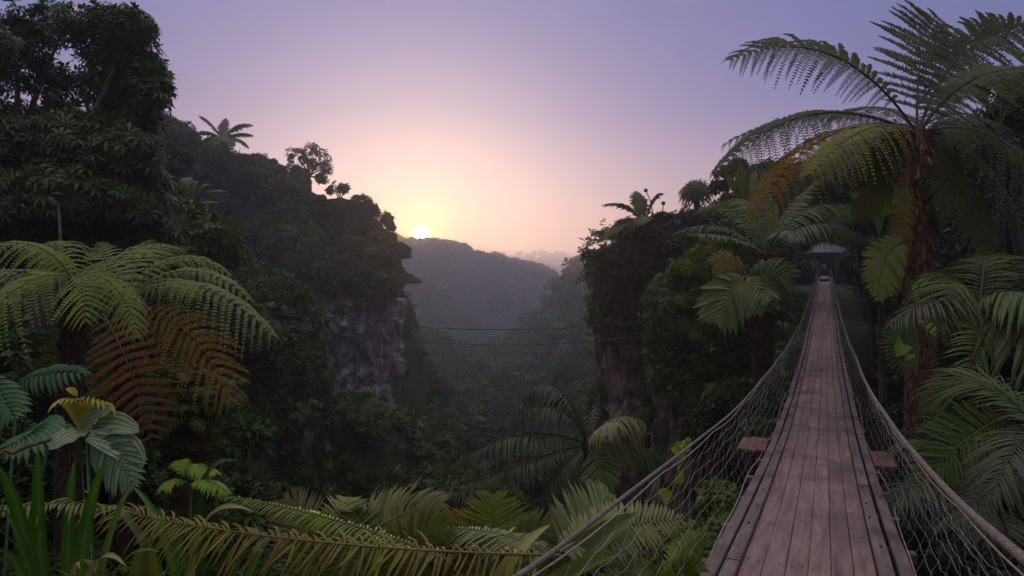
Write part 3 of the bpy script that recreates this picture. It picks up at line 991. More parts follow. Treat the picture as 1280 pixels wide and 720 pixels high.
# ---- left tree ferns -------------------------------------------------------
Y = 5.2
fern('tree_fern', 'green tree fern arching to the right with two dead brown fronds hanging beneath', 'tree fern', P_(160, 372, 5.3), [
    dict(C=P_(245, 322, 5.2), T=P_(338, 417, 5.0), mat='fern_grey', Lm=.34, droop=.75, lw=.062, n=19),
    dict(C=P_(235, 305, 5.45), T=P_(309, 372, 5.4), mat='fern_grey', Lm=.26, droop=.6),
    dict(C=P_(215, 290, 5.7), T=P_(285, 342, 5.8), mat='fern', Lm=.24, droop=.5),
    dict(C=P_(175, 285, 5.9), T=P_(226, 312, 6.2), mat='fern', Lm=.28, droop=.4),
    dict(C=P_(150, 320, 6.0), T=P_(188, 300, 6.6), mat='fern', Lm=.34, droop=.4),
    dict(C=P_(128, 325, 5.8), T=P_(126, 303, 6.2), mat='fern', Lm=.22, droop=.2),
    dict(C=P_(215, 330, 4.8), T=P_(240, 368, 4.6), mat='fern', Lm=.18, droop=.5),
    dict(B=P_(128, 392, 5.15), C=P_(165, 450, 4.95), T=P_(188, 545, 4.95), mat='fern_brown', Lm=.36, droop=.06, lw=.072, n=15, up=(.25, -1, .35), sweep=(5, 30), jit=.05, label='dead brown frond hanging straight down'),
    dict(B=P_(170, 386, 5.3), C=P_(245, 392, 5.1), T=P_(287, 499, 4.9), mat='fern_brown', Lm=.33, droop=.5, lw=.07, n=16, up=(-.3, -.7, .6), label='dead reddish brown frond drooping to the right'),
    dict(C=P_(150, 420, 6.0), T=P_(120, 520, 6.2), mat='fern_dark', Lm=.3, droop=.4, up=(0, -1, .3)),
    dict(C=P_(230, 420, 6.2), T=P_(250, 480, 6.4), mat='fern_dark', Lm=.3, droop=.5, up=(0, -1, .3)),
], trunk=.11, defaults=NF)
fern('tree_fern', 'light green tree fern at the left edge with fronds arching both ways', 'tree fern', P_(92, 352, 4.5), [
    dict(C=P_(60, 288, 4.5), T=P_(-22, 308, 4.5), Lm=.22, droop=.75, lw=.055, n=20),
    dict(C=P_(75, 285, 5.0), T=P_(52, 308, 5.4), Lm=.24, droop=.5),
    dict(B=P_(98, 350, 4.5), C=P_(104, 318, 4.1), T=P_(106, 400, 3.85), Lm=.26, droop=.3, up=(0, -.8, .6), n=20, lw=.045, mat='fern'),
    dict(B=P_(98, 348, 4.5), C=P_(150, 330, 4.3), T=P_(171, 420, 4.1), Lm=.17, droop=.5, lw=.04, n=26, up=(.3, -.5, .8), mat='fern'),
    dict(C=P_(45, 318, 4.3), T=P_(-45, 425, 4.0), Lm=.36, droop=.5, lw=.07, up=(-.1, -.6, .8), mat='fern'),
    dict(C=P_(30, 330, 4.8), T=P_(-60, 345, 4.9), Lm=.26, droop=.6, mat='fern_grey'),
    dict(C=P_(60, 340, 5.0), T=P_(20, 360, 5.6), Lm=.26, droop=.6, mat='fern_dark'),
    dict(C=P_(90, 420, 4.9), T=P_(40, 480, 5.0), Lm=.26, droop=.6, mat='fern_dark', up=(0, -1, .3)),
], trunk=.09, defaults=NF)

# ---- tall tree fern on the right ------------------------------------------
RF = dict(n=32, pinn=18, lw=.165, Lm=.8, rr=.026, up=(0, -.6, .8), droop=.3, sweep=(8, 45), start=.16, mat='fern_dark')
cc = P_(1147, 168, 10.0)
fern('tree_fern', 'tall tree fern with a thick shaggy trunk just right of the bridge', 'tree fern', cc, [
    dict(C=P_(1050, 18, 10.2), T=P_(915, 74, 10.3), Lm=.72, droop=.35, n=30, up=(0, -.8, .6)),
    dict(C=P_(1142, 60, 10.8), T=P_(1172, 22, 11.0), Lm=.95, droop=.12, up=(0, -1, .05), n=17, lw=.2, sweep=(4, 12), prof=lambda q: np.interp(q, [0, .15, .5, .85, 1], [.55, .85, 1, .8, .25])),
    dict(C=P_(1190, 30, 11), T=P_(1300, 34, 11.0), Lm=.85, droop=.3, lw=.19, up=(0, -.9, .4)),
    dict(C=P_(1215, 60, 10.2), T=P_(1330, 95, 9.6), Lm=.8, droop=.4),
    dict(C=P_(1005, 95, 9.4), T=P_(897, 215, 9.0), Lm=.6, droop=.7, n=28, lw=.19, mat='fern_dark'),
    dict(C=P_(1040, 110, 10.6), T=P_(905, 180, 11.2), Lm=.5, droop=.7, n=26, lw=.18, mat='fern_dark'),
    dict(C=P_(1030, 120, 9.0), T=P_(942, 268, 8.4), Lm=.6, droop=.6, n=22, lw=.19, mat='fern_gold', label='golden yellow dying frond', up=(-.2, -.5, .8)),
    dict(C=P_(1085, 130, 8.6), T=P_(1015, 215, 7.6), Lm=.5, droop=.7, n=26, mat='fern_mixed'),
    dict(C=P_(1250, 130, 9.6), T=P_(1325, 260, 9.4), Lm=.8, droop=.6),
    dict(C=P_(1220, 150, 10.5), T=P_(1290, 300, 11), Lm=.7, droop=.6),
    dict(C=P_(1180, 120, 11.5), T=P_(1260, 160, 13.5), Lm=.7, droop=.5),
    dict(C=P_(1110, 110, 11.5), T=P_(1040, 150, 13.5), Lm=.7, droop=.5),
    dict(C=P_(1108, 170, 10.4), T=P_(1075, 275, 10.4), Lm=.45, droop=.4, up=(0, -1, .3)),
    dict(C=P_(1190, 190, 9.7), T=P_(1240, 330, 9.4), Lm=.5, droop=.3, mat='fern_dark', up=(0, -1, .3)),
    dict(C=P_(1125, 260, 9.75), T=P_(1118, 375, 9.7), Lm=.22, droop=.4, mat='fern_mixed', up=(0, -1, .3), n=22, label='withered frond hanging along the trunk'),
    dict(B=P_(1140, 300, 9.8), C=P_(1100, 300, 9.6), T=P_(1098, 372, 9.3), Lm=.34, droop=.2, mat='fern', up=(0, -1, .3), n=22, pinn=12),
], trunk=.215, defaults=RF, trunk_mat='fibre', root=gz((6.4, 10.05)))
# lime leaves and a leaf fan growing on that trunk
e = thing('climbing_aroid', P_(1150, 428, 9.72), 'small lime green lobed plant growing on the shaggy trunk', 'climbing plant')
for (a, b, c, d, w_) in ((1140, 418, 1120, 446, .26), (1146, 425, 1132, 452, .22), (1150, 400, 1168, 420, .2), (1146, 380, 1138, 352, .16)):
    mb = MB(); strap(mb, P_(a, b, 9.72), P_((a + c) / 2, (b + d) / 2 - 8, 9.5), P_(c, d, 9.4), w_, fold=.2, up=(0, -1, .4), across=5); mb.build('leaf', M['lime'], e, P_(1150, 428, 9.72))

def fan(name, label, cat, stemP, c, Rr, n, a0, a1, mat, tilt=(0, -1, .2), lw=.05, droop=.25, trunk=None, group=None, leaves=1):
    """palm with palmate leaves: pleated leaflets radiating from a hub"""
    t = thing(name, stemP, label, cat, group)
    return t


def fan_leaf(mb, c, normal, Rr, n, a0, a1, lw=.05, droop=.25):
    c = np.asarray(c, float); Nn = nrm(np.asarray(normal, float))
    X = nrm(np.cross([0, 0, 1], Nn)); Yv = np.cross(Nn, X)
    for a in np.radians(np.linspace(a0, a1, n)):
        d = X * math.cos(a) + Yv * math.sin(a)
        L_ = Rr * (.85 + .15 * math.cos((a - math.radians((a0 + a1) / 2)))) * (1 + rng.normal(0, .04))
        T = c + d * L_ + np.array([0, 0, -droop * L_ * (.6 + .6 * rng.random())])
        strap(mb, c + d * .02, c + d * L_ * .6, T, lw, n=6, across=3, fold=.4, up=Nn, wp=lambda t_: np.interp(t_, [0, .15, .6, 1], [.35, .8, 1, .05]))


# pale fan leaf left of the trunk
e = thing('fan_palm', gz((6.2, 9.6)), 'small fan palm with one pale green leaf left of the shaggy trunk', 'palm')
o_ = gz((6.2, 9.6))
mb = MB(); fan_leaf(mb, P_(1148, 428, 9.5), (-.1, -1, .35), .62, 24, 95, 255, .045, .1); mb.build('leaf', M['palm'], e, o_)
mb = MB(); tube(mb, spline([o_, o_ + [-.1, -.05, .8], P_(1148, 428, 9.5)], 9), .012, 5, 1.); mb.build('stem', M['palm'], e, o_)

# ---- feather palms, lower right --------------------------------------------
PL = dict(n=34, lw=.024, Lm=.5, rr=.011, droop=.35, segs=4, across=3, sweep=(25, 60), start=.12, mat='palm', jit=.07)
fern('feather_palm', 'green feather palm right of the shaggy trunk with arching lit leaves', 'palm', P_(1222, 400, 7.6), [
    dict(C=P_(1195, 300, 7.4), T=P_(1175, 420, 7.0), Lm=.52, up=(0, -.6, .8)),
    dict(C=P_(1200, 330, 7.8), T=P_(1150, 350, 7.9), Lm=.5),
    dict(C=P_(1190, 345, 7.2), T=P_(1115, 405, 7.0), Lm=.42, mat='palm_dark'),
    dict(C=P_(1235, 290, 7.8), T=P_(1232, 330, 8.8), Lm=.6),
    dict(C=P_(1260, 330, 7.2), T=P_(1320, 400, 6.6), Lm=.55, lw=.045, droop=.6),
    dict(C=P_(1270, 370, 7.0), T=P_(1330, 480, 6.4), Lm=.6, lw=.05, droop=.6),
    dict(C=P_(1240, 400, 7.0), T=P_(1200, 480, 6.2), Lm=.42, up=(0, -1, .3)),
    dict(C=P_(1250, 310, 8.3), T=P_(1330, 340, 9.0), Lm=.6, mat='palm_dark'),
    dict(C=P_(1190, 420, 7.8), T=P_(1183, 515, 7.8), Lm=.34, lw=.018, mat='palm_dark', up=(0, -1, .2), droop=.1),
], trunk=.10, defaults=PL)
fern('feather_palm', 'low feather palm at the right edge leaning toward the rope', 'palm', P_(1310, 560, 4.6), [
    dict(C=P_(1225, 420, 4.9), T=P_(1163, 512, 5.0), Lm=.36, lw=.016, n=46, droop=.4, sweep=(45, 65), up=(0, -.7, .7)),
    dict(B=P_(1262, 520, 4.9), C=P_(1215, 535, 4.7), T=P_(1150, 600, 4.5), Lm=.40, lw=.036, n=26, droop=.05, sweep=(30, 62), up=(.1, -1, .3), petiole=True),
    dict(C=P_(1270, 470, 5.2), T=P_(1180, 460, 5.8), Lm=.4, mat='palm_dark'),
    dict(C=P_(1290, 500, 4.2), T=P_(1240, 620, 3.9), Lm=.36, mat='palm_dark'),
    dict(C=P_(1260, 590, 4.3), T=P_(1195, 650, 4.2), Lm=.36, mat='palm_dark'),
    dict(C=P_(1330, 480, 4.6), T=P_(1400, 500, 4.6), Lm=.4),
], trunk=.07, defaults=PL)
fern('feather_palm', 'dark feather palm low beside the netting right of the deck', 'palm', P_(1215, 640, 5.8), [
    dict(C=P_(1180, 520, 5.9), T=P_(1115, 560, 6.1), Lm=.4),
    dict(C=P_(1160, 570, 5.6), T=P_(1110, 640, 5.5), Lm=.36),
    dict(C=P_(1240, 540, 6.2), T=P_(1290, 600, 6.2), Lm=.4),
    dict(C=P_(1200, 560, 6.6), T=P_(1160, 500, 7.4), Lm=.42),
    dict(C=P_(1240, 620, 5.2), T=P_(1260, 700, 4.9), Lm=.36),
], trunk=.05, defaults=dict(PL, mat='palm_dark'))
# yellowing leaf lying on the palm
mb = MB(); strap(mb, P_(1232, 548, 4.55), P_(1222, 540, 4.5), P_(1218, 552, 4.45), .05, fold=.4, up=(0, -1, .4))
tag(mb.build('fallen_leaf', M['fern_gold'], None, P_(1232, 548, 4.55)), 'small yellow dead leaf caught on the feather palm beside the rope', 'leaf')

# ---- cycad like palm above the shelter ---------------------------------------
Y = 17.
CY = dict(n=40, lw=.055, Lm=.62, rr=.024, droop=.45, segs=3, across=2, sweep=(20, 55), start=.1, mat='palm', jit=.05)
fern('cycad_palm', 'large dark green feather palm with wide arching leaves left of the shelter', 'palm', P_(958, 322, Y), [
    dict(C=P_(905, 262, Y), T=P_(842, 292, Y), Lm=.5),
    dict(C=P_(915, 238, Y + .6), T=P_(872, 262, Y + .8), Lm=.6),
    dict(C=P_(925, 290, Y - .6), T=P_(858, 292, Y - 1.2), Lm=.4),
    dict(C=P_(940, 225, Y + 1), T=P_(905, 256, Y + 2), Lm=.6),
    dict(C=P_(985, 250, Y + .6), T=P_(1028, 222, Y + .9), Lm=.45, lw=.07),
    dict(C=P_(1000, 225, Y), T=P_(1094, 268, Y), Lm=.62, droop=.8),
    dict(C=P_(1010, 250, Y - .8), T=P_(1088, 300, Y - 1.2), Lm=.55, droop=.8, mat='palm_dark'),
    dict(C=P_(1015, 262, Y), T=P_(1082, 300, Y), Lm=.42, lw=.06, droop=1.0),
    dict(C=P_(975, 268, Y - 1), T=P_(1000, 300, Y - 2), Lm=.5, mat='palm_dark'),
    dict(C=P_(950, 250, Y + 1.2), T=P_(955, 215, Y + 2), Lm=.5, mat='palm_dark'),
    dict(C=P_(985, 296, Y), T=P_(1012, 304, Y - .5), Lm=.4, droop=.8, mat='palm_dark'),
], trunk=.26, defaults=CY, root=gz((6.8, 17.2)))
e = thing('paddle_leaf_plant', P_(964, 320, 16.7), 'upright grey green paddle leaf standing in the middle of the big palm', 'plant')
mb = MB(); strap(mb, P_(962, 318, 16.7), P_(962, 280, 16.7), P_(970, 252, 16.8), .36, fold=.3, up=(.3, -1, 0)); mb.build('leaf', M['fern_grey'], e, P_(964, 320, 16.7))
MO = dict(n=11, lw=.20, Lm=.85, rr=.02, droop=.35, segs=4, across=3, sweep=(18, 62), start=.06, mat='fern_grey', jit=.05, up=(0, -1, .35),
          wprof=lambda u: np.interp(u, [0, .4, .8, 1], [.85, 1, .75, .08]))
root = gz((6.3, 15.4))
fern('split_leaf_plant', 'big split leaf plant with four spreading leaves below the large palm', 'plant', P_(932, 346, 15.8), [
    dict(B=P_(928, 350, 15.5), C=P_(912, 352, 15.3), T=P_(893, 396, 15.1), Lm=.82),
    dict(B=P_(934, 350, 15.5), C=P_(945, 352, 15.3), T=P_(956, 382, 15.1), Lm=.62, n=9),
    dict(B=P_(940, 348, 15.6), C=P_(958, 335, 15.4), T=P_(986, 345, 15.2), Lm=.66, n=10, mat='palm'),
    dict(B=P_(930, 342, 15.7), C=P_(915, 322, 15.6), T=P_(893, 330, 15.5), Lm=.5, n=26, lw=.05, mat='fern_mixed'),
    dict(B=P_(940, 355, 15.5), C=P_(955, 360, 15.3), T=P_(962, 372, 15.1), Lm=.4, n=8),
], root=root, defaults=dict(MO, petiole=True), trunk=.07, trunk_mat='fibre_dark')

# ---- palm deep in the gorge ---------------------------------------------------
GP = dict(n=44, lw=.038, Lm=.36, rr=.022, droop=1.0, segs=3, across=2, sweep=(25, 55), start=.12, mat='palm_dark', jit=.09)
fern('drooping_palm', 'shaggy dark palm with drooping leaves rising from the gorge below the bridge', 'palm', P_(735, 556, 12.5), [
    dict(C=P_(700, 445, 12.5), T=P_(654, 498, 12.3), Lm=.42, n=50),
    dict(C=P_(715, 480, 12.8), T=P_(672, 483, 13), Lm=.38),
    dict(C=P_(690, 470, 12.2), T=P_(638, 532, 12), Lm=.34),
    dict(C=P_(660, 520, 12), T=P_(566, 580, 11.4), Lm=.36, n=50),
    dict(C=P_(650, 570, 11.6), T=P_(540, 632, 11), Lm=.34, n=50),
    dict(C=P_(745, 490, 13), T=P_(752, 512, 14), Lm=.38),
    dict(C=P_(765, 505, 12.4), T=P_(806, 528, 12.4), Lm=.42, mat='palm_pale', n=34, lw=.035),
    dict(C=P_(755, 520, 12), T=P_(772, 530, 11.6), Lm=.36, mat='palm_pale', n=30, lw=.035),
    dict(C=P_(780, 545, 12.3), T=P_(830, 572, 12.3), Lm=.42, mat='palm'),
    dict(B=P_(735, 560, 12.4), C=P_(752, 570, 12), T=P_(748, 612, 11.6), Lm=.5, up=(0, -1, .3), mat='palm', droop=.2),
    dict(C=P_(700, 575, 12), T=P_(668, 640, 11.6), Lm=.34),
    dict(C=P_(790, 520, 13), T=P_(820, 505, 14), Lm=.34),
], trunk=.14, defaults=GP)

# ---- tree fern and fan palm on the right hand skyline -------------------------
SK = dict(n=22, lw=.2, Lm=.55, rr=.03, droop=.3, segs=2, across=2, sweep=(20, 50), start=.1, mat='fern_dark')
fern('tree_fern', 'small tree fern leaning over the brink of the right cliff top', 'tree fern', P_(806, 284, 28.2), [
    dict(C=P_(790, 246, 28.2), T=P_(754, 256, 28.2)), dict(C=P_(800, 246, 28.2), T=P_(795, 239, 29.2)), dict(C=P_(812, 242, 28.2), T=P_(826, 242, 28.2)),
    dict(C=P_(790, 274, 27.7), T=P_(772, 294, 27.4)), dict(C=P_(775, 269, 27.599999999999998), T=P_(748, 302, 27.2)), dict(C=P_(822, 256, 27.599999999999998), T=P_(842, 269, 27.599999999999998)),
    dict(C=P_(806, 259, 27.2), T=P_(800, 279, 26.4)),
], trunk=.14, defaults=SK)
e_o = gz((P_(870, 250, 28)[0], 28)); hub = P_(870, 240, 28)
e = thing('fan_palm', e_o, 'dark fan palm silhouetted against the sky above the right cliff', 'palm')
mb = MB(); tube(mb, spline([e_o, (e_o + hub) / 2 + [.1, 0, 0], hub], 14), .11, 8, 0.); mb.build('trunk', M['fibre_dark'], e, e_o)
for k in range(17):
    a = k * 2.4; el = .9 - 1.5 * k / 17
    d = np.array([math.cos(a) * math.cos(el), math.sin(a) * math.cos(el), math.sin(el)])
    mb = MB(); c_ = hub + d * .45; tube(mb, [hub, c_], .02, 4, 1.); fan_leaf(mb, c_, d + np.array([0, -.4, .5]), .72, 16, -60 - 90, 150 + 60, .07, .3)
    mb.build('leaf', M['palm_dark'], e, e_o)
# thin dead flower stalk on the cliff top
for (x0, y0, x1, y1, lab) in ((818, 268, 807, 238, 'thin bare stalk with a bud sticking up from the right cliff top'), (826, 268, 829, 254, 'short bare stalk beside the taller one on the right cliff top')):
    q = P_(x0, y0 + 12, 28.5); mb = MB(); tube(mb, spline([q, P_((x0 + x1) / 2 + 1, (y0 + y1) / 2, 28.5), P_(x1, y1, 28.5)], 8), np.linspace(.03, .02, 8), 5, 0)
    blob(mb, P_(x1, y1, 28.5), .09, 3, 6, 5)
    tag(mb.build('flower_stalk', M['bark'], None, q), lab, 'stalk')

# ---- tree fern and bird's nest plant on the left skyline -----------------------
c0 = P_(278, 174, 68)
LF = dict(n=20, lw=.42, Lm=.8, rr=.07, droop=.45, segs=2, across=2, sweep=(15, 50), start=.1, mat='fern_dark')
fern('tree_fern', 'tree fern silhouetted on the skyline of the left hill', 'tree fern', c0, [
    dict(C=P_(262, 148, 68), T=P_(250, 145, 68)), dict(C=P_(278, 155, 69), T=P_(282, 148, 70)), dict(C=P_(295, 150, 68), T=P_(315, 156, 68)),
    dict(C=P_(258, 158, 67), T=P_(241, 168, 66.5)), dict(C=P_(298, 162, 68), T=P_(316, 169, 68)), dict(C=P_(300, 168, 67), T=P_(311, 184, 67)),
    dict(C=P_(258, 165, 67), T=P_(248, 182, 67)), dict(C=P_(285, 165, 66), T=P_(290, 182, 65)), dict(C=P_(268, 165, 66), T=P_(264, 184, 65)),
], trunk=.3, defaults=LF)
c0 = P_(236, 262, 24)
g0 = gz(c0)
e = thing('birds_nest_plant', g0, 'bright green rosette of broad upright leaves on a bare stem in the left forest', 'plant')
mb = MB(); tube(mb, spline([g0, (g0 + c0) / 2 + [.3, 0, 0], c0], 12), .09, 7, 0); mb.build('stem', M['bark_pale'], e, g0)
for (a, b, c, d, w_) in ((215, 225, 196, 250, .42), (225, 215, 214, 222, .4), (236, 215, 232, 224, .4), (243, 222, 248, 228, .36), (250, 226, 265, 232, .36), (256, 235, 283, 240, .36), (252, 250, 281, 255, .33), (220, 240, 205, 262, .34), (242, 250, 268, 268, .34), (236, 245, 240, 262, .35), (222, 250, 220, 270, .35)):
    mb = MB(); strap(mb, c0, P_(a, b, 23.6 + rng.random()), P_(c, d, 23 + 2 * rng.random()), w_, fold=.25, up=(0, -.4, .9)); mb.build('leaf', M['palm'], e, g0)

# ---- monstera, left foreground ------------------------------------------------
MN = dict(n=11, lw=.055, Lm=.2, rr=.006, droop=.35, segs=4, across=3, sweep=(22, 60), start=.05, mat='blue_leaf', jit=.04, up=(0, -.8, .6), petiole=True,
          wprof=lambda u: np.interp(u, [0, .4, .8, 1], [.9, 1, .7, .08]))
g0 = gz((-2.35, 2.9))
fern('split_leaf_plant', 'blue green split leaf plant with three deeply cut leaves at the left edge', 'plant', g0, [
    dict(B=P_(22, 480, 3.4), C=P_(55, 462, 3.3), T=P_(107, 466, 3.2), Lm=.11, n=13, lw=.03),
    dict(B=P_(64, 520, 3.2), C=P_(50, 540, 3.0), T=P_(12, 558, 2.9), Lm=.16, n=14, lw=.036),
    dict(B=P_(-8, 470, 3.2), C=P_(10, 500, 3.1), T=P_(18, 520, 3.0), Lm=.12, n=10, lw=.035),
    dict(B=P_(66, 530, 3.3), C=P_(80, 535, 3.2), T=P_(86, 548, 3.1), Lm=.07, n=10, lw=.02),
], root=g0, defaults=MN)
g0 = gz((-1.75, 2.75))
t_ = fern('striped_leaf_plant', 'cream and green striped plant with a yellow leaf between the dead frond and strap leaves', 'plant', g0, [
    dict(B=P_(108, 542, 2.95), C=P_(140, 548, 2.85), T=P_(166, 603, 2.75), Lm=.14, n=16, lw=.034, up=(0, -1, .35), label='dark green ribbed leaf'),
], root=g0, defaults=dict(MN, mat='varieg'))
for (B, C, T, w_, mt, lb) in (
        (P_(108, 540, 2.95), P_(90, 538, 2.85), P_(61, 562, 2.8), .10, 'varieg', 'cream edged leaf'),
        (P_(100, 538, 2.98), P_(135, 520, 2.95), P_(174, 540, 2.85), .12, 'varieg', 'cream edged leaf'),
        (P_(110, 545, 2.9), P_(165, 550, 2.85), P_(178, 585, 2.8), .12, 'varieg', 'cream edged leaf'),
        *[(P_(100 + k * .5, 540, 3.0), P_(78 + k * 5.2, 482 - 3 * math.sin(k), 3.05), P_(60 + k * 7.0, 516 - 14 * math.sin(k * .3) + 2 * math.sin(k * 5), 2.9), .022, 'varieg_y', None) for k in range(13)],
        (P_(104, 540, 2.97), P_(118, 515, 2.97), P_(140, 512, 2.9), .10, 'varieg', 'pale cream leaf edged with yellow'),
        (P_(96, 495, 3.1), P_(92, 486, 3.1), P_(82, 486, 3.1), .03, 'varieg_y', None)):
    mb = MB()
    if lb == 'cream edged leaf': tube(mb, spline([g0, (g0 * .4 + B * .6), B], 8), .004, 5, 0.)
    strap(mb, B, C, T, w_, fold=.2, up=(0, -.8, .6), across=11, stripes=1, n=18, ripple=.12)
    o = mb.build('leaf', M[mt], t_, g0)
    if lb: o['label'] = lb
# arching red stem
mb = MB(); P = spline([gz((-2.6, 2.7)), P_(-15, 600, 2.8), P_(20, 565, 2.85), P_(68, 548, 2.9)], 24); tube(mb, P, .0085, 6, 0)
tag(mb.build('plant_stem', M['fibre'], None, P[0]), 'thin reddish stem arching up at the left edge toward the striped leaf', 'stem')


# ---- strap-leaved clumps -------------------------------------------------------
def strap_plant(label, root, specs, mat='blade', w=.06, group=None):
    g = np.asarray(root, float)
    t = thing('strap_leaf_plant', g, label, 'plant', group)
    for s in specs:
        a, b, Y1, c, d, Y2, ww = s[:7]
        mt = s[7] if len(s) > 7 else mat
        mb = MB()
        strap(mb, g, P_(a, b, Y1), P_(c, d, Y2), ww, n=18, across=5, fold=.35, up=(0, -.35, .95) if len(s) < 9 else s[8], wp=lambda t__: np.interp(t__, [0, .2, .55, .85, 1], [.45, .8, 1, .55, .02]))
        mb.build('leaf', M[mt], t, g)
    return t


g0 = np.array(P_(78, 650, 2.35)); g0 = np.array([g0[0], 2.35, hz(g0[0], 2.35)])
U = (.2, -1, .1)
strap_plant('clump of green strap leaves in the lower left corner', g0, [
    (45, 650, 2.4, 48, 556, 2.3, .062, 'blade', U), (80, 640, 2.45, 94, 574, 2.5, .05, 'blade', U), (85, 650, 2.4, 134, 574, 2.35, .062, 'blade', U),
    (60, 650, 2.3, -6, 578, 2.2, .07, 'blade', U), (70, 650, 2.3, -20, 622, 2.1, .04), (110, 640, 2.2, 178, 592, 2.3, .05),
    (70, 640, 2.2, -30, 690, 1.9, .05), (80, 620, 2.2, 158, 708, 1.8, .05, 'blade_dry'), (84, 625, 2.3, -40, 660, 2.0, .035),
    (85, 640, 2.1, 100, 712, 1.85, .03, 'blade_dry'), (60, 670, 2.1, 10, 720, 1.8, .045), (95, 650, 2.2, 200, 690, 2.0, .045)])
g0 = np.array(P_(260, 700, 3.0)); g0 = np.array([g0[0], 3.0, hz(g0[0], 3.0)])
strap_plant('loose clump of long drying blades in front of the mossy stump', g0, [
    (200, 585, 3.0, 318, 640, 2.7, .06, 'blade_dry', (0, -.5, .85)), (230, 640, 3.1, 160, 605, 3.2, .045, 'blade'), (210, 650, 3, 130, 630, 3, .05),
    (280, 650, 2.9, 330, 690, 2.5, .05), (240, 680, 2.7, 200, 720, 2.4, .05), (300, 660, 3.1, 360, 660, 3.2, .05)])
g0 = gz((-1.9, 4.2))
strap_plant('single blue green blade leaning out beside the mossy stump', g0, [
    (215, 560, 4.2, 296, 576, 4.0, .085, 'blue_leaf', (0, -.6, .8)), (210, 600, 4.2, 170, 640, 4.0, .07, 'blade')])
g0 = np.array(P_(180, 706, 2.3)); g0[2] = hz(g0[0], 2.3)
strap_plant('low dark broad leaves on the ground beneath the long withering frond', g0, [
    (180, 690, 2.3, 184, 678, 2.25, .14, 'mid_leaf', U), (215, 690, 2.2, 232, 708, 2.1, .05), (140, 700, 2.2, 60, 712, 1.9, .03, 'blade_dry'), (170, 690, 2.2, 100, 700, 2.3, .05, 'mid_leaf')])

# ---- mossy stump ---------------------------------------------------------------
g0 = gz((P_(240, 590, 5.4)[0], 5.4))
e = thing('mossy_stump', g0, 'mossy tree stump with small ferns on top below the reddish brown frond', 'stump')
mb = MB(); zt = P_(240, 492, 5.4)[2]
Zs = np.linspace(g0[2] - .3, zt, 30)
a = np.linspace(0, 2 * np.pi, 40, endpoint=False)
V = np.stack([g0[0] + np.outer(np.ones(30), np.cos(a)) * .16, g0[1] + np.outer(np.ones(30), np.sin(a)) * .16, np.outer(Zs, np.ones(40))], -1)
dd = nrm(V - np.stack([np.full(30, g0[0]), np.full(30, g0[1]), Zs], -1)[:, None])
V = V + dd * (.06 * fbm(V * 6, 3, 2) * 1)[..., None] + dd * (np.linspace(.08, 0, 30) ** 1.0)[:, None, None]
mb.add(V.reshape(-1, 3), grid_faces(30, 40, True)); mb.build('stem', M['fibre_dark'], e, g0)
mb = MB(); P = V[::2, ::2].reshape(-1, 3); D = dd[::2, ::2].reshape(-1, 3); k = rng.integers(0, len(P), 700)
stamp(mb, TT, P[k] + rng.normal(0, .02, (700, 3)), D[k] + [0, 0, .5], .05 + .06 * rng.random(700)); mb.build('moss', M['mid_leaf'], e, g0)
mb = MB(); n = 60; P = np.array([g0[0], g0[1], zt]) + rng.normal(0, 1, (n, 3)) * [.13, .13, .06]
stamp(mb, TF_, P, rng.normal(0, .5, (n, 3)) + [0, 0, 1], .14 + .1 * rng.random(n)); mb.build('foliage', M['mid_leaf'], e, g0)
c0 = P_(236, 590, 4.3)
fern('fern', 'small bright lime fern with curled tips in front of the mossy stump', 'fern', gz((c0[0], 4.3)), [
    dict(B=P_(236, 600, 4.3), C=P_(235, 560, 4.3), T=P_(262, 600, 4.2)), dict(B=P_(236, 600, 4.3), C=P_(228, 570, 4.3), T=P_(226, 575, 4.4)), dict(B=P_(238, 600, 4.3), C=P_(250, 580, 4.3), T=P_(270, 590, 4.2)),
    dict(B=P_(236, 605, 4.3), C=P_(215, 590, 4.3), T=P_(205, 610, 4.2)), dict(B=P_(240, 605, 4.2), C=P_(255, 590, 4.1), T=P_(285, 615, 4.0))],
    defaults=dict(n=20, lw=.022, Lm=.1, rr=.004, droop=.5, segs=2, mat='lime', petiole=True), root=gz((c0[0], 4.3)))

# ---- long fronds along the bottom of the view ------------------------------------
g0 = gz((P_(690, 700, 3.0)[0], 3.0))
LN = dict(n=70, lw=.014, Lm=.14, rr=.008, droop=.35, segs=3, across=3, sweep=(12, 40), start=.04, petiole=True)
fern('giant_fern', 'giant fern whose long withering frond lies across the foreground from centre to left', 'fern', g0, [
    dict(B=P_(700, 694, 2.9), C=P_(350, 688, 2.75), T=P_(112, 630, 2.6), mat='fern_mixed', n=128, Lm=.13, lw=.013, curl=.30, gap=.10, droop=.75, jit=.19, label='long withering frond, brown above and green below', prof=lambda q: .45 + .55 * np.sin(np.pi * np.clip(q * .75 + .25, 0, 1)), up=(0, -.5, .85)),
    dict(B=P_(560, 700, 3.0), C=P_(420, 640, 3.1), T=P_(270, 618, 3.2), mat='fern', n=60, Lm=.11, lw=.013),
    dict(B=P_(700, 690, 3.0), C=P_(740, 650, 3.2), T=P_(760, 617, 3.4), mat='fern_grey', n=26, Lm=.24, lw=.030, up=(0, -1, .3), sweep=(20, 55), droop=.1, prof=lambda q: np.sin(np.pi * np.clip(q * .7 + .28, 0, 1)) ** .6),
    dict(B=P_(700, 690, 3.0), C=P_(750, 652, 3.1), T=P_(850, 648, 3.2), mat='palm_pale', n=34, Lm=.16, lw=.022, up=(0, -.8, .5), droop=.2),
    dict(B=P_(690, 696, 3.0), C=P_(640, 660, 3.2), T=P_(560, 660, 3.4), mat='fern_grey', n=34, Lm=.2, lw=.02, droop=.3),
], root=g0, defaults=LN)
g0 = gz((P_(-60, 640, 2.5)[0], 2.5))
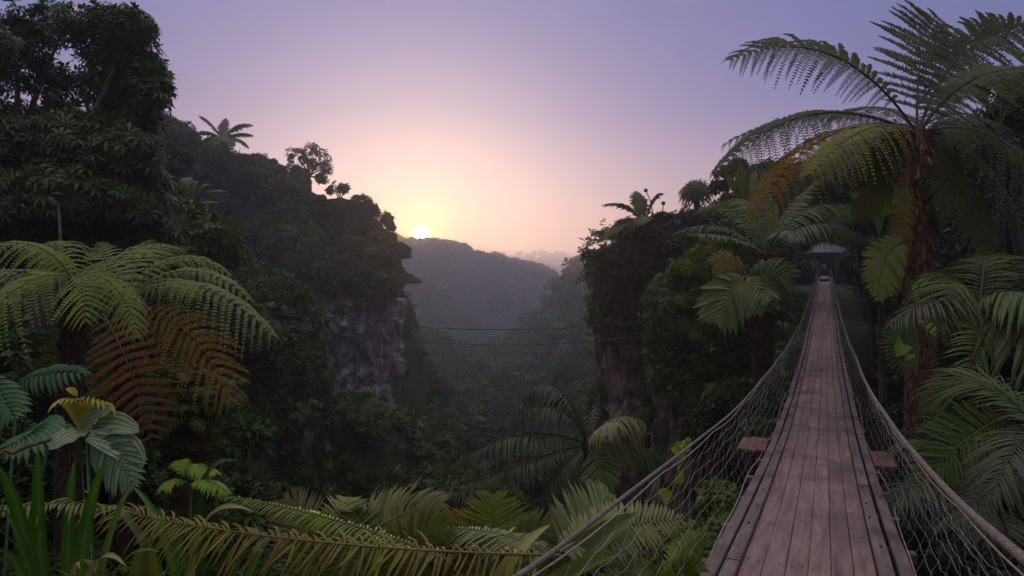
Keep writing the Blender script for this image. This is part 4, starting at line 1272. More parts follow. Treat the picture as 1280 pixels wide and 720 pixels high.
fern('giant_fern', 'thin yellowing frond reaching in from the left edge over the strap leaves', 'fern', g0, [
    dict(B=P_(-60, 640, 2.4), C=P_(60, 622, 2.4), T=P_(172, 636, 2.4), mat='fern', n=40, Lm=.06, lw=.012, droop=.5, rr=.005, jit=.2, gap=.1)], root=g0, defaults=LN)
# big smooth blade over the pale feather leaves
g0 = gz((P_(560, 690, 3.1)[0], 3.1))
t_ = strap_plant('broad dark green blade curving up to the right behind the rope', g0, [
    (690, 690, 2.9, 800, 640, 3.1, .16, 'mid_leaf', (0, -.7, .7)), (660, 700, 2.7, 790, 690, 2.7, .10, 'mid_leaf', (0, -.6, .8)), (600, 700, 2.8, 690, 655, 3.1, .08, 'blade_dry', (0, -.6, .8))])

BF = dict(n=44, lw=.016, Lm=.26, rr=.009, droop=.42, segs=3, across=3, sweep=(18, 58), start=.16, jit=.07, curl=.25, up=(0, -1, .35), prof=lambda q: np.sin(np.pi * np.clip(q * .72 + .26, 0, 1)) ** .7)
for (cx, cy, Y0, lab, fr) in [
    (410, 690, 3.7, 'pale feathery fern at the foot of the view left of the second pale one', [
        dict(C=P_(392, 650, 3.7), T=P_(358, 624, 3.6), mat='palm_pale', Lm=.24), dict(C=P_(420, 640, 3.9), T=P_(432, 622, 4.1), mat='palm_pale', Lm=.22), dict(C=P_(400, 660, 3.4), T=P_(372, 670, 3.2), mat='fern', Lm=.2),
        dict(C=P_(440, 650, 3.8), T=P_(480, 640, 3.9), mat='fern_grey', Lm=.2), dict(C=P_(412, 640, 3.5), T=P_(398, 640, 3.3), mat='lime', Lm=.16)]),
    (470, 700, 3.6, 'wide pale green feathery fern in the bottom centre reaching right', [
        dict(B=P_(436, 694, 3.6), C=P_(478, 642, 3.6), T=P_(553, 628, 3.5), mat='palm_pale', Lm=.27, n=46, droop=.5, petiole=True), dict(C=P_(450, 660, 3.9), T=P_(480, 650, 4.0), mat='fern_dark', Lm=.2), dict(C=P_(500, 660, 3.4), T=P_(560, 655, 3.3), mat='fern', Lm=.22),
        dict(C=P_(450, 650, 3.4), T=P_(440, 640, 3.3), mat='fern_grey', Lm=.2)]),
    (500, 702, 3.9, 'rust brown dead fern between the pale fern and the upright green one', [
        dict(C=P_(540, 672, 3.8), T=P_(592, 640, 3.8), mat='fern_rust', Lm=.17, n=30, lw=.045), dict(C=P_(520, 680, 3.6), T=P_(575, 665, 3.5), mat='fern_rust', Lm=.16, n=30, lw=.04), dict(C=P_(540, 690, 3.5), T=P_(600, 682, 3.4), mat='fern_rust', Lm=.13, n=30)]),
    (618, 700, 3.7, 'upright yellow green fern in the bottom centre with a rounded tip', [
        dict(C=P_(617, 655, 3.7), T=P_(617, 620, 3.75), mat='fern', Lm=.3, n=30, lw=.024, sweep=(5, 45), prof=lambda q: np.sin(np.pi * np.clip(q * .55 + .42, 0, 1)) ** .8), dict(C=P_(600, 670, 3.5), T=P_(570, 668, 3.4), mat='fern_grey', Lm=.2), dict(C=P_(650, 665, 3.5), T=P_(690, 655, 3.5), mat='fern_grey', Lm=.2)]),
    (820, 715, 3.9, 'drooping green fern behind the rope below the heart leaves', [
        dict(C=P_(850, 665, 4.2), T=P_(885, 668, 4.4), mat='fern', Lm=.13), dict(C=P_(800, 680, 4.0), T=P_(745, 690, 3.8), mat='fern_grey', Lm=.12), dict(C=P_(830, 690, 3.7), T=P_(800, 718, 3.5), mat='fern', Lm=.13), dict(C=P_(850, 690, 3.8), T=P_(880, 715, 3.7), mat='fern', Lm=.12)]),
]:
    c0 = P_(cx, cy, Y0); g0 = gz((c0[0], Y0))
    c0[2] = max(g0[2] + .02, min(c0[2], g0[2] + .35))
    fern('fern', lab, 'fern', c0, fr, root=g0, defaults=BF)

# little ferns scattered on the ground along the bottom of the view
proto_f = []
for q, mt in enumerate(('fern_dark', 'fern', 'fern_brown')):
    t0 = thing('small_fern', (0, 0, 0), ('small dark green fern on the ground along the foot of the view', 'small light green fern on the ground along the foot of the view', 'small dead brown fern on the ground along the foot of the view')[q], 'fern', ('small dark ferns in front of the gorge', 'small light ferns in front of the gorge', 'small dead ferns in front of the gorge')[q])
    for k in range(7):
        a = k * .9 + rng.random() * .5; d = np.array([math.cos(a), math.sin(a), 0]); L_ = .30 + .14 * rng.random()
        mb = MB(); pinnate(mb, [0, 0, .0], d * L_ * .5 + [0, 0, L_ * .75], d * L_ * (1.0 + .2 * rng.random()) + [0, 0, L_ * (.35 - .4 * (q == 2)) * rng.random()], n=22, Lm=.09, lw=.014, rr=.003, droop=.5, segs=2, jit=.12, gap=.05, sweep=(15, 50), curl=.2)
        mb.build('frond', M[mt], t0)
    proto_f.append([t0, 0])
for k in range(44):
    Yk = 2.5 + 2.6 * rng.random(); pk = -60 + 800 * rng.random(); xk = (pk - 640) / F * Yk
    it = proto_f[int(rng.choice([0, 0, 1, 1, 2]))]; s_ = .6 + .7 * rng.random(); g = gz((xk, Yk))
    if not it[1]: it[0].location = tuple(g); it[0].scale = (s_, s_, s_); it[1] = 1
    else: copy_tree(it[0], g, rng.random() * 6.28, s_)

# heart leaved seedling
g0 = gz((P_(850, 600, 4.6)[0], 4.6))
e = thing('heart_leaf_plant', g0, 'young plant with two bright green heart shaped leaves behind the rope', 'plant')
HW = lambda t__: np.interp(t__, [0, .08, .3, .6, .85, 1], [.55, .95, 1, .8, .4, .02])
st = spline([g0, P_(848, 610, 4.6), P_(852, 585, 4.6), P_(857, 568, 4.6)], 12)
mb = MB(); tube(mb, st, .008, 6, 0); mb.build('stem', M['lime'], e, g0)
for (a, b, c, d, w_, up_) in ((857, 566, 838, 562, .13, (0, -1, .4)), (852, 552, 860, 566, .1, (0, -1, .4)), (856, 556, 856, 550, .1, (0, -1, .4)), (848, 605, 852, 588, .07, (0, -1, .4)), (836, 625, 822, 612, .1, (0, -1, .4))):
    mb = MB(); B = P_(a, b, 4.58); T = P_(c, d, 4.5); strap(mb, B, (B + T) / 2 + [0, -.02, .02], T, w_, wp=HW, fold=.25, up=up_, n=12); tube(mb, [st[8], B], .004, 4, 1.); mb.build('leaf', M['lime'], e, g0)

# ================================================================== TREES
def tree_proto(name, label, cat, lobes, size, n_per, trunk_r, mats=('forest', 'bark'), tm=None, seed=0, core=.6, base=(0, 0, 0), group=None, holes=0, up=.45, shell=(.62, 1.06)):
    t = thing(name, (0, 0, 0), label, cat, group)
    mb = MB(); crown(mb, lobes, n_per, size, tm, seed=seed, core=core, holes=holes, up=up, shell=shell)
    mb.build('crown', M[mats[0]], t)
    mb = MB(); limbs(mb, base, [c for c, r in lobes[:9]], trunk_r, seed)
    mb.build('trunk', M[mats[1]], t)
    return t


def place(o, p, rz=0, s=1.):
    o.location = tuple(float(c) for c in p); o.rotation_euler = (0, 0, rz); o.scale = (s, s, s) if np.isscalar(s) else s


# prototypes about 4 m across at scale 1
protos = []
for i in range(5):
    lb = bundle_lobes(8 + i % 3, 2.0, 2.6 + .3 * (i % 2), 20 + i, flat=(.8, .6, .9, .7, 1.0)[i])
    protos.append((lb, 30 + i))
GLAB = {
    'left': ('leafy tree in the dark forest on the hill left of the sunset', 'trees on the hill left of the sunset'),
    'right': ('leafy tree in the dark forest behind the bridge and right cliff', 'trees behind the bridge and the right cliff'),
    'gorge': ('hazy tree on the gorge slopes below the sunset', 'trees on the slopes of the gorge'),
}
PR = {}
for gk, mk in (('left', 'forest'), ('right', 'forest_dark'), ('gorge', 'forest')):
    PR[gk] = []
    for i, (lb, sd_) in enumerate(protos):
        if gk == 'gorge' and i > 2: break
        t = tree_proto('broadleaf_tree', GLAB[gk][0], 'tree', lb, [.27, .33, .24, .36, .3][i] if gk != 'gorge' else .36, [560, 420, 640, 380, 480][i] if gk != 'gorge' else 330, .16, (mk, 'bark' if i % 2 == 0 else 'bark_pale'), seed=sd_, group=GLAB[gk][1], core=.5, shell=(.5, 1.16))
        PR[gk].append([t, False])


def put(gk, p, s):
    i = rng.integers(0, len(PR[gk]))
    it = PR[gk][i]
    sc = (s * (.9 + .2 * rng.random()), s * (.9 + .2 * rng.random()), s * (.85 + .35 * rng.random()))
    rz = rng.random() * 6.28
    if not it[1]:
        place(it[0], p, rz, sc); it[1] = True
        return it[0]
    return copy_tree(it[0], p, rz, sc)


SKYL = {'left': ([0, 150, 200, 250, 300, 350, 400, 434, 462, 480, 494, 504, 510], [150, 165, 170, 190, 214, 236, 248, 258, 274, 296, 310, 345, 500]),
        'right': ([700, 745, 752, 790, 850, 900, 1000, 1100, 1200, 1290], [420, 400, 330, 285, 280, 268, 250, 215, 170, 130]),
        'gorge': ([370, 470, 480, 520, 560, 600, 640, 680, 700, 730, 760], [485, 485, 470, 470, 490, 505, 495, 455, 430, 385, 370])}


def scatter(gk, n, pxr, Yr, sr, mind, ok=None, sink=.5):
    pts = []
    tries = 0
    while len(pts) < n and tries < n * 60:
        tries += 1
        Y = Yr[0] + (Yr[1] - Yr[0]) * rng.random()
        px = pxr[0] + (pxr[1] - pxr[0]) * rng.random()
        x = (px - 640) / F * Y
        if ok and not ok(x, Y): continue
        z = hz(x, Y)
        py = 360 - z / Y * F
        if py > 800 or py < -50: continue
        sz = sr[0] + (sr[1] - sr[0]) * rng.random()
        lim = np.interp([px - 1.3 * sz / Y * F, px, px + 1.3 * sz / Y * F], *SKYL[gk]).max()
        lim += rng.choice([-4, 6, 16, 26, 36, 46])
        room = (z - sink - (360 - lim) / F * Y) * -1
        sz = min(sz, room / 4.9)
        if sz < .32: continue
        d = mind * (1 + .0 * Y)
        if any((x - a) ** 2 + (Y - b) ** 2 < d * d for a, b in pts): continue
        pts.append((x, Y))
        put(gk, (x, Y, z - sink), sz)
    return pts


def near_bridge(x, y, w=3.2):
    return abs((x - .49 * y + .1) * .898) < w


# hill on the left: forest from the near bank up to the skyline
for px, py, Y, s in ((330, 232, 72, 1.0), (352, 248, 73, .9), (372, 260, 72, .8), (395, 264, 72, .9), (412, 272, 72, .8), (432, 276, 71, .8), (448, 284, 70, .8), (464, 296, 69, .7), (478, 306, 67, .6), (494, 322, 63, .35), (490, 312, 65, .35), (310, 228, 72, 1.), (295, 222, 70, 1.), (500, 318, 66, .6)):
    q = at(px, py, Y); put('left', q - np.array([0, 0, 2.6 * s]), s)
scatter('left', 48, (150, 520), (60, 86), (.95, 1.5), 3.6, ok=lambda x, y: y > 60 + .0 * x and not (-20.5 < x < -9.6 and y < 60))
scatter('left', 20, (60, 420), (38, 60), (.8, 1.4), 3.4, ok=lambda x, y: x < -23)
scatter('left', 13, (150, 330), (18, 37), (.6, 1.0), 2.6, ok=lambda x, y: x < -6.5 and not (x > -16 and 26 < y < 33))
for px in range(225, 505, 11):
    Y = 64 + 10 * rng.random(); py = np.interp(px, SKYL['left'][0], SKYL['left'][1]) + rng.uniform(-9, 12)
    s = rng.uniform(.32, .75); put('left', at(px + rng.uniform(-4, 4), py, Y) - np.array([0, 0, 3.9 * s]), s)
# overhanging crowns on the brink of the grey rock wall
for px, py, Y, s in ((388, 372, 59, 1.0), (410, 366, 58, 1.0), (432, 372, 58, .9), (452, 366, 58, 1.0), (474, 370, 58, 1.0), (482, 370, 59, .75), (484, 352, 60, .75), (470, 344, 60, .9), (458, 340, 60, 1.2), (430, 345, 60, 1.3), (402, 338, 60, 1.2), (378, 352, 58, 1.1), (372, 320, 60, 1.3), (474, 328, 62, .8), (456, 312, 66, .9)):
    q = at(px, py, Y); put('left', q - np.array([0, 0, 2.1 * s]), s)
# at the foot of the wall
for px, py, Y, s in ((395, 520, 52, 1.0), (425, 515, 53, 1.0), (452, 555, 50, 1.0), (480, 560, 50, 1.0), (410, 545, 46, 1.), (440, 550, 44, 1.2), (475, 570, 44, 1.1), (400, 570, 40, 1.0), (510, 560, 50, 1.1), (430, 600, 38, 1.0), (500, 600, 40, 1.1), (390, 610, 34, .8), (460, 620, 36, 1.0), (535, 590, 48, 1.2), (560, 620, 44, 1.1), (600, 610, 48, 1.1), (525, 530, 62, 1.1), (545, 550, 60, 1.2), (505, 525, 60, 1.0), (640, 600, 46, 1.0), (690, 600, 40, 1.), (620, 640, 36, 1.)):
    q = at(px, py, Y); put('gorge', q - np.array([0, 0, 2.8 * s]), s)
# gorge slopes
scatter('gorge', 48, (500, 745), (66, 160), (1.0, 1.7), 4.6)
scatter('gorge', 22, (375, 760), (32, 66), (.7, 1.3), 3.2)
# right hand side
scatter('right', 30, (750, 1290), (36, 80), (.9, 1.6), 3.8, ok=lambda x, y: not near_bridge(x, y, 5.6) or y > 75)
scatter('right', 26, (1060, 1330), (12, 36), (.55, 1.0), 2.2, ok=lambda x, y: not near_bridge(x, y, 3.4))
for px, py, Y, s in ((800, 318, 31, .6), (822, 312, 31, .65), (845, 312, 31, .7), (783, 345, 30.5, .55), (790, 370, 29.5, .6), (800, 340, 29, .8), (830, 330, 29, .8), (860, 322, 31, .8), (850, 350, 28.5, .8), (890, 320, 30, .8), (905, 312, 33, .9), (930, 300, 34, 1.), (985, 280, 36, 1.1),
                     (774, 385, 30, .4), (1020, 280, 78, 1.6), (1045, 275, 78, 1.6), (985, 300, 72, 1.2), (1082, 290, 70, 1.4), (955, 290, 35, 1.),
                     (1100, 262, 40, 1.5), (1150, 235, 38, 1.3), (1190, 225, 34, 1.2), (1230, 215, 32, 1.2), (1270, 205, 30, 1.2), (1210, 250, 30, 1.3), (1260, 240, 26, 1.2), (1120, 300, 34, 1.2), (1075, 235, 50, 1.4), (1100, 215, 50, 1.6), (985, 255, 50, 1.3), (1045, 240, 82, 1.7), (1010, 245, 84, 1.6), (1180, 300, 22, 1.0), (1230, 300, 20, 1.0), (1270, 330, 17, .9), (1135, 350, 28, .8), (1140, 400, 24, .7), (1290, 260, 20, 1.1)):
    q = at(px, py, Y); put('right', q - np.array([0, 0, 2.3 * s]), s)

for px, py, Y, s in ((1002, 352, 66, 1.4), (1066, 352, 66, 1.5), (1074, 340, 62, 1.6), (994, 340, 64, 1.5), (1085, 352, 55, 1.5)):
    q = at(px, py, Y); put('right', q - np.array([0, 0, 2.6 * s * .5]), s * .5)
# ---- single emergent trees on the skyline ------------------------------------
def skytree(name, label, top, Y, lobes_px, size, dens, mat='forest', tr=.16, holes=(1.1, .05), cat='tree', core=0, below=-.8, tm=None):
    """lobes_px: (px, py, radius px)"""
    x = top[0]; q = at(x, top[1], Y); g = gz((q[0], Y), -.3)
    t = thing(name, g, label, cat)
    lb = []
    for a, b, r in lobes_px:
        c = at(a, b, Y + rng.normal(0, .02) * Y * .5) - g
        rr = r / F * Y
        lb.append((c, np.array([rr, rr, rr * .8])))
    mb = MB(); crown(mb, lb, dens, size, tm, core=core, holes=holes, seed=int(x), below=below, shell=(.3, 1.05)); mb.build('crown', M[mat], t)
    mb = MB(); limbs(mb, (0, 0, 0), [c for c, r in lb], tr, int(x), split=.8); mb.build('trunk', M['bark'], t)
    return t


skytree('emergent_tree', 'airy round tree standing highest on the ridge left of the sun', (385, 215), 76, [(385, 205, 13), (371, 196, 12), (399, 198, 13), (388, 187, 11), (407, 210, 9), (364, 211, 9), (378, 224, 8), (402, 224, 8)], .38, 130, tr=.22, holes=(1.4, -.05))
skytree('emergent_tree', 'small bushy tree on the ridge between the airy tree and the sun', (424, 244), 74, [(424, 232, 8), (417, 238, 7), (431, 237, 7)], .36, 120)
skytree('emergent_tree', 'crooked flat topped tree leaning toward the sun at the end of the ridge', (476, 300), 70, [(474, 271, 10), (484, 275, 10), (490, 284, 5), (466, 279, 7)], .32, 130, tr=.14)
skytree('emergent_tree', 'dense dark tree hung with vines next to the airy tree', (374, 240), 75, [(373, 232, 14), (373, 218, 8), (372, 246, 18)], .42, 420, holes=0, core=.6)
skytree('conifer_tree', 'narrow pointed tree on the ridge right of the tree fern', (342, 225), 75, [(342, 203, 3), (342, 210, 5), (342, 218, 7), (342, 226, 8)], .3, 150, holes=0, core=.5)
skytree('emergent_tree', 'rounded tree near the sun at the lower end of the ridge', (455, 270), 72, [(452, 255, 13), (462, 262, 10), (444, 262, 11)], .38, 260, holes=(1.1, -.3))
skytree('emergent_tree', 'tall tree below the skyline tree fern on the left hill', (275, 230), 67, [(275, 196, 22), (262, 212, 20), (292, 214, 20), (305, 205, 12), (256, 196, 12)], .4, 420, holes=(.8, -.35), core=.55, tr=.3)
skytree('emergent_tree', 'tall hazy tree rising right behind the big leafy tree at left', (205, 190), 60, [(200, 158, 22), (222, 168, 20), (240, 180, 14), (185, 172, 22), (212, 190, 24)], .36, 520, holes=(.8, -.35), core=.55, tr=.3)
skytree('emergent_tree', 'leafy tree on the left hill between the tree fern and the pointed tree', (318, 240), 70, [(318, 222, 16), (305, 232, 16), (330, 234, 14)], .38, 380, holes=(.9, -.3), core=.5)
# trees seen against the sky behind the tall tree fern
skytree('dark_tree', 'dark leafy tree at the right edge behind the tall tree fern', (1265, 200), 15, [(1270, 140, 26), (1295, 160, 50), (1240, 175, 34), (1215, 195, 34), (1262, 205, 40)], .17, 520, 'forest_dark', tr=.14, holes=(1.7, .05))
skytree('dark_tree', 'dark tree between the golden frond and the shaggy trunk', (1085, 240), 24, [(1085, 225, 30), (1060, 240, 30), (1105, 215, 28), (1030, 240, 24)], .18, 700, 'forest_dark', tr=.12, holes=(1.1, -.1))
e_ = P_(928, 250, 20)
skytree('dark_tree', 'thin tree behind the golden frond beside the fan palm', (915, 260), 26, [(905, 215, 12), (925, 205, 10), (940, 225, 14), (900, 235, 10)], .18, 200, 'forest_dark', tr=.07)

# ---- banana like leaves behind the tall tree fern -----------------------------
for (lab, cx, cy, Y0, sp_) in (
    ('banana plant with lit yellow green leaves left of the shaggy trunk', 1100, 300, 12.5, [(1085, 200, 1090, 192, .42), (1110, 210, 1122, 200, .36), (1090, 245, 1062, 240, .4), (1105, 240, 1125, 252, .4), (1080, 225, 1085, 262, .4), (1100, 190, 1100, 215, .34)]),
    ('banana plant with broad leaves above the tree fern at the right edge', 1250, 160, 13.0, [(1215, 95, 1235, 84, .5), (1250, 90, 1262, 100, .5), (1225, 110, 1200, 100, .45), (1270, 95, 1290, 90, .5)]),
    ('tall paddle leaf standing against the sky behind the golden frond', 930, 265, 21.0, [(927, 240, 926, 205, .5), (922, 240, 905, 215, .3), (935, 240, 945, 212, .3)]),
):
    c0 = P_(cx, cy, Y0); g0 = gz((c0[0], Y0)); e = thing('banana_plant', g0, lab, 'plant')
    mb = MB(); tube(mb, spline([g0, (g0 + c0) / 2 + [.05, 0, 0], c0], 10), np.linspace(.11, .05, 10), 8, 0); mb.build('stem', M['fibre_dark'], e, g0)
    for (a, b, c, d, w_) in sp_:
        mb = MB(); strap(mb, c0, P_(a, b, Y0 - .3), P_(c, d, Y0 - .6 + rng.random()), w_, fold=.25, up=(0, -.9, .4), ripple=.08, wp=lambda t__: np.interp(t__, [0, .3, .45, .8, 1], [.06, .1, .8, 1, .05])); mb.build('leaf', M['palm' if cx > 1200 or cx < 1000 else 'lime'], e, g0)

# ---- the big leafy tree at the left -------------------------------------------
Y = 14.
g0 = gz((P_(40, 400, 13.5)[0], 13.5), -.2)
t = thing('large_tree', g0, 'very large dark tree with drooping leaf clusters filling the upper left corner', 'tree')
LB = []
for (a, b, r, dY) in [(20, 60, 55, 0), (75, 45, 50, .6), (130, 40, 40, 0), (165, 35, 26, -.4), (180, 85, 30, 0), (150, 100, 45, .5), (100, 95, 45, 1.5), (40, 120, 50, 1.2), (-20, 100, 60, 0), (185, 115, 26, -.3), (160, 150, 35, .6), (0, 180, 60, .5), (60, 190, 55, 0), (110, 185, 55, -.3), (150, 200, 45, -.6), (30, 250, 60, -.3), (90, 255, 60, -.8), (150, 260, 50, -.5), (175, 230, 30, 0), (165, 300, 35, .2), (-20, 260, 60, 0), (60, 300, 50, .3), (120, 305, 45, .2), (20, 320, 50, .8), (195, 290, 20, .4)]:
    c = at(a, b, Y + dY) - g0; rr = r / F * (Y + dY)
    LB.append((c, np.array([rr, rr * .9, rr * .8])))
mb = MB()
up_l = LB[:11]; lo_l = LB[11:]
crown(mb, up_l, 400, .20, [TP, TS[0], TP], core=0, holes=(1.1, -.22), seed=3, shell=(.25, 1.08), below=-.9, up=.8)
crown(mb, lo_l, 520, .25, [TP], core=.5, seed=5, shell=(.55, 1.12), up=.5)
mb.build('crown', M['big_tree'], t)
mb = MB()
limbs(mb, (0, 0, 0), [c for c, r in LB[:14]], .26, 3, k=9, split=.5); mb.build('trunk', M['bark'], t)
# pale slender stems hanging in front of it
for (x0, y0, x1, y1, Yv, lab) in ((73, 255, 75, 345, 12.2, 'pale thin stem hanging in front of the big dark tree'), (213, 262, 214, 325, 20., 'thin bare stem below the bright green rosette')):
    g = gz((P_(x1, y1, Yv)[0], Yv)); mb = MB(); tube(mb, spline([P_(x0, y0, Yv), P_((x0 + x1) / 2 + 1.5, (y0 + y1) / 2, Yv), P_(x1, y1, Yv), g], 20), .024, 5, 0)
    tag(mb.build('sapling_stem', M['bark_pale'], None, g), lab, 'stem')

# ---- shrubs ---------------------------------------------------------------------
def shrub_proto(lab, mat, tm, size, n, seed, group, nm='shrub'):
    t = thing(nm, (0, 0, 0), lab, 'shrub', group)
    mb = MB(); crown(mb, bundle_lobes(6, .55, .42, seed, .8), n, size, tm, core=.5, seed=seed); mb.build('foliage', M[mat], t)
    mb = MB(); limbs(mb, (0, 0, -.1), [c for c, r in bundle_lobes(6, .55, .42, seed, .8)], .025, seed, split=.3); mb.build('stem', M['bark'], t)
    return t


kinds = {
    'fernleaf': (shrub_proto('feathery green shrub on the bank between the rope and the gorge', 'mid_leaf', [TF_, TS[0]], .17, 260, 50, 'feathery shrubs on the bank below the rope'), []),
    'broad': (shrub_proto('broad leaved shrub beside the far half of the bridge', 'creeper', [TS[2], TS[0]], .15, 420, 51, 'broad leaved shrubs beside the far half of the bridge'), []),
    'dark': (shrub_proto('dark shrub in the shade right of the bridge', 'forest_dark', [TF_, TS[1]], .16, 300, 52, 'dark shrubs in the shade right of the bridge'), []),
    'bank': (shrub_proto('dark shrub on the bank under the left tree ferns', 'forest', [TS[1], TP], .14, 320, 53, 'dark shrubs under the left tree ferns'), []),
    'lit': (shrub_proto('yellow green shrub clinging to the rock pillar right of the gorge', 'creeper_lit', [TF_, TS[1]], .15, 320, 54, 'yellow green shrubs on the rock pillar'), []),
}


def shrub(kind, p, s):
    o, used = kinds[kind]
    rz = rng.random() * 6.28
    if not used: place(o, p, rz, s); used.append(1)
    else: copy_tree(o, p, rz, (s, s, s * (.8 + .4 * rng.random())))


for px, py, Y, s in [(930, 470, 20, 1.5), (955, 450, 22, 1.6), (985, 440, 26, 1.5), (960, 480, 19, 1.4), (940, 520, 17, 1.3), (970, 420, 27, 1.6), (990, 405, 36, 1.5), (985, 385, 40, 2), (992, 372, 50, 1.6), (915, 500, 16, 1.1), (975, 500, 17, 1.), (990, 470, 22, 1.1), (950, 400, 30, 1.8), (925, 430, 24, 1.6), (900, 440, 26, 1.6), (905, 520, 17, 1.2), (950, 545, 15, 1.0), (880, 530, 18, 1.2), (935, 380, 32, 1.8)]:
    shrub('broad', at(px, py, Y) - [0, 0, .6 * s], s)
for px, Y, s in [(870, 5.2, .5), (890, 5.8, .6), (920, 6.4, .6), (850, 6.2, .6), (905, 7.2, .7), (880, 7.6, .8), (930, 7.6, .6), (860, 8.6, .8), (905, 9, .9), (940, 9, .6), (830, 5.6, .5), (800, 5.3, .45), (780, 5.8, .5), (870, 4.5, .4), (900, 4.9, .4), (835, 4.8, .4), (920, 10.5, .9), (890, 11, 1.), (850, 10.5, .9), (800, 4.6, .35), (760, 5.0, .4), (895, 4.2, .3)]:
    x = (px - 640) / F * Y; shrub('fernleaf', (x, Y, hz(x, Y)), s)
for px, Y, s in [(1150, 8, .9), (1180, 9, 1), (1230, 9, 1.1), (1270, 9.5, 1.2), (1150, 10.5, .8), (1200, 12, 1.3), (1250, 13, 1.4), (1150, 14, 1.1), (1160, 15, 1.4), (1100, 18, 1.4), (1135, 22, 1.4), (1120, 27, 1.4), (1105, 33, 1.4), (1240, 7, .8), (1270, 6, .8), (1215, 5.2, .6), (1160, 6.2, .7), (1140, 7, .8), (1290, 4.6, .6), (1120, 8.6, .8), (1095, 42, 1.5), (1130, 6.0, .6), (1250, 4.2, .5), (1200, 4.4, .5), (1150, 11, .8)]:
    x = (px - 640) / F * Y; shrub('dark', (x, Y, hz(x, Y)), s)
for px, Y, s in [(30, 5.5, .9), (90, 6, .9), (150, 6.4, 1.), (210, 6.6, .9), (270, 6.6, .9), (10, 7.5, 1.2), (120, 8, 1.4), (200, 9, 1.5), (60, 9.5, 1.6), (280, 8, 1.1), (240, 11, 1.8), (160, 11, 1.8), (20, 11, 1.8), (320, 7.2, .9), (60, 4.2, .6), (130, 4.4, .55), (190, 4.5, .5), (350, 6.4, .7), (100, 3.6, .4), (300, 5, .5), (20, 3.6, .5), (290, 12, 1.9), (250, 15, 2.2), (320, 10, 1.5), (200, 14, 2.2), (270, 20, 2.4), (230, 18, 2.4)]:
    x = (px - 640) / F * Y; shrub('bank', (x, Y, hz(x, Y) - .1), s)
for px, py, Y, s in [(285, 385, 29, 2.0), (305, 378, 29.5, 1.8), (325, 372, 29, 1.9), (345, 368, 29, 2.0), (362, 376, 28.8, 1.6), (372, 392, 28.5, 1.2), (335, 392, 28, 1.5), (310, 400, 28, 1.4), (295, 410, 27.5, 1.4)]:
    shrub('bank', at(px, py, Y) - [0, 0, .6 * s], s)
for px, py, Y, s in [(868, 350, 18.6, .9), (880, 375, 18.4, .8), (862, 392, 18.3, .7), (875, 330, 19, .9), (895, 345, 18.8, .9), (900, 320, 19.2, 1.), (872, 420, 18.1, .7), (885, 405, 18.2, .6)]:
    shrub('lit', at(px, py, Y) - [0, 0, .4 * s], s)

# ================================================================== COVER THAT NOBODY COULD COUNT
def cover(name, mat, n, pxr, Yr, size, tms, up=1.0, ok=None, lift=.0, log=True, sizek=0.):
    u = rng.random(n)
    Y = Yr[0] * (Yr[1] / Yr[0]) ** u if log else Yr[0] + (Yr[1] - Yr[0]) * u
    px = pxr[0] + (pxr[1] - pxr[0]) * rng.random(n)
    x = (px - 640) / F * Y
    k = np.ones(n, bool)
    if ok is not None: k = ok(x, Y)
    x, Y = x[k], Y[k]
    z = height(x, Y)
    P = np.stack([x, Y, z + lift], 1)
    nn = rng.normal(0, .45, P.shape) + [0, 0, up]
    mb = MB()
    w = rng.integers(0, len(tms), len(P))
    sc = (size + sizek * Y) * (.6 + .8 * rng.random(len(P)))
    P[:, 2] += sc * .2 * rng.random(len(P))
    for i, T_ in enumerate(tms):
        if (w == i).any(): stamp(mb, T_, P[w == i], nn[w == i], sc[w == i])
    o = mb.build(name, M[mat]); tag(o, kind='stuff')
    return o


nb_ = lambda x, y: (np.abs((x - .49 * y + .1) * .898) > .75)
cover('ground_cover', 'mid_leaf', 5200, (-150, 1400), (1.0, 9), .13, [TT, TS[1], TF_], ok=nb_)
cover('grass', 'forest', 6500, (-150, 1000), (.8, 5), .16, [TT], ok=nb_)
cover('undergrowth', 'forest', 26000, (-100, 1350), (8, 130), .12, [TS[0], TF_, TS[1]], sizek=.010, ok=lambda x, y: nb_(x, y) & (np.abs((x - .49 * y + .1) * .898) > .9 + .05 * y))

TQ = tmpl_sprig(2, .6, seed=6)
# lower storey of the forest on the hills and gorge slopes
mb = MB()
lbs = [bundle_lobes(4, 1.0, .55, 70 + i, .75) for i in range(4)]
tm2 = []
for lb in lbs:
    q = MB(); crown(q, lb, 70, .30, [TS[2]], core=.6, seed=1)
    tm2.append((np.concatenate(q.v), np.concatenate(q.f[4])))
n = 3000
Y = 26 * (175 / 26) ** rng.random(n); px = -60 + 1360 * rng.random(n)
px[:1300] = 360 + 400 * rng.random(1300); Y[:500] = 90 * (180 / 90) ** rng.random(500); px[:500] = 505 + 245 * rng.random(500)
x = (px - 640) / F * Y
lat_ = np.abs((x - .49 * Y + .1) * .898)
sc = (.9 + 1.3 * rng.random(n)) * np.clip(Y / 60, .6, 1.5)
top_ = 360 - (height(x, Y) + 1.6 * sc) / Y * F
k = ((px > 755) | (px < 372) | (top_ > np.where(px < 512, 505, np.where((px < 660) & (Y > 90), 430, np.interp(px, *SKYL['gorge']) + 4)))) & ((lat_ > 2.2 + sc) | (Y > 90)) & ~((x > -20.6) & (x < -9.7) & (Y > 50) & (Y < 66.5)) & ~((x > 3) & (x < 12) & (Y > 27) & (Y < 34.5)) & ~((np.hypot(x - 33, Y - 70) < 8))
x, Y, sc = x[k], Y[k], sc[k]; n = len(x)
P = np.stack([x, Y, height(x, Y) - .35 * sc], 1); w = rng.integers(0, 4, n)
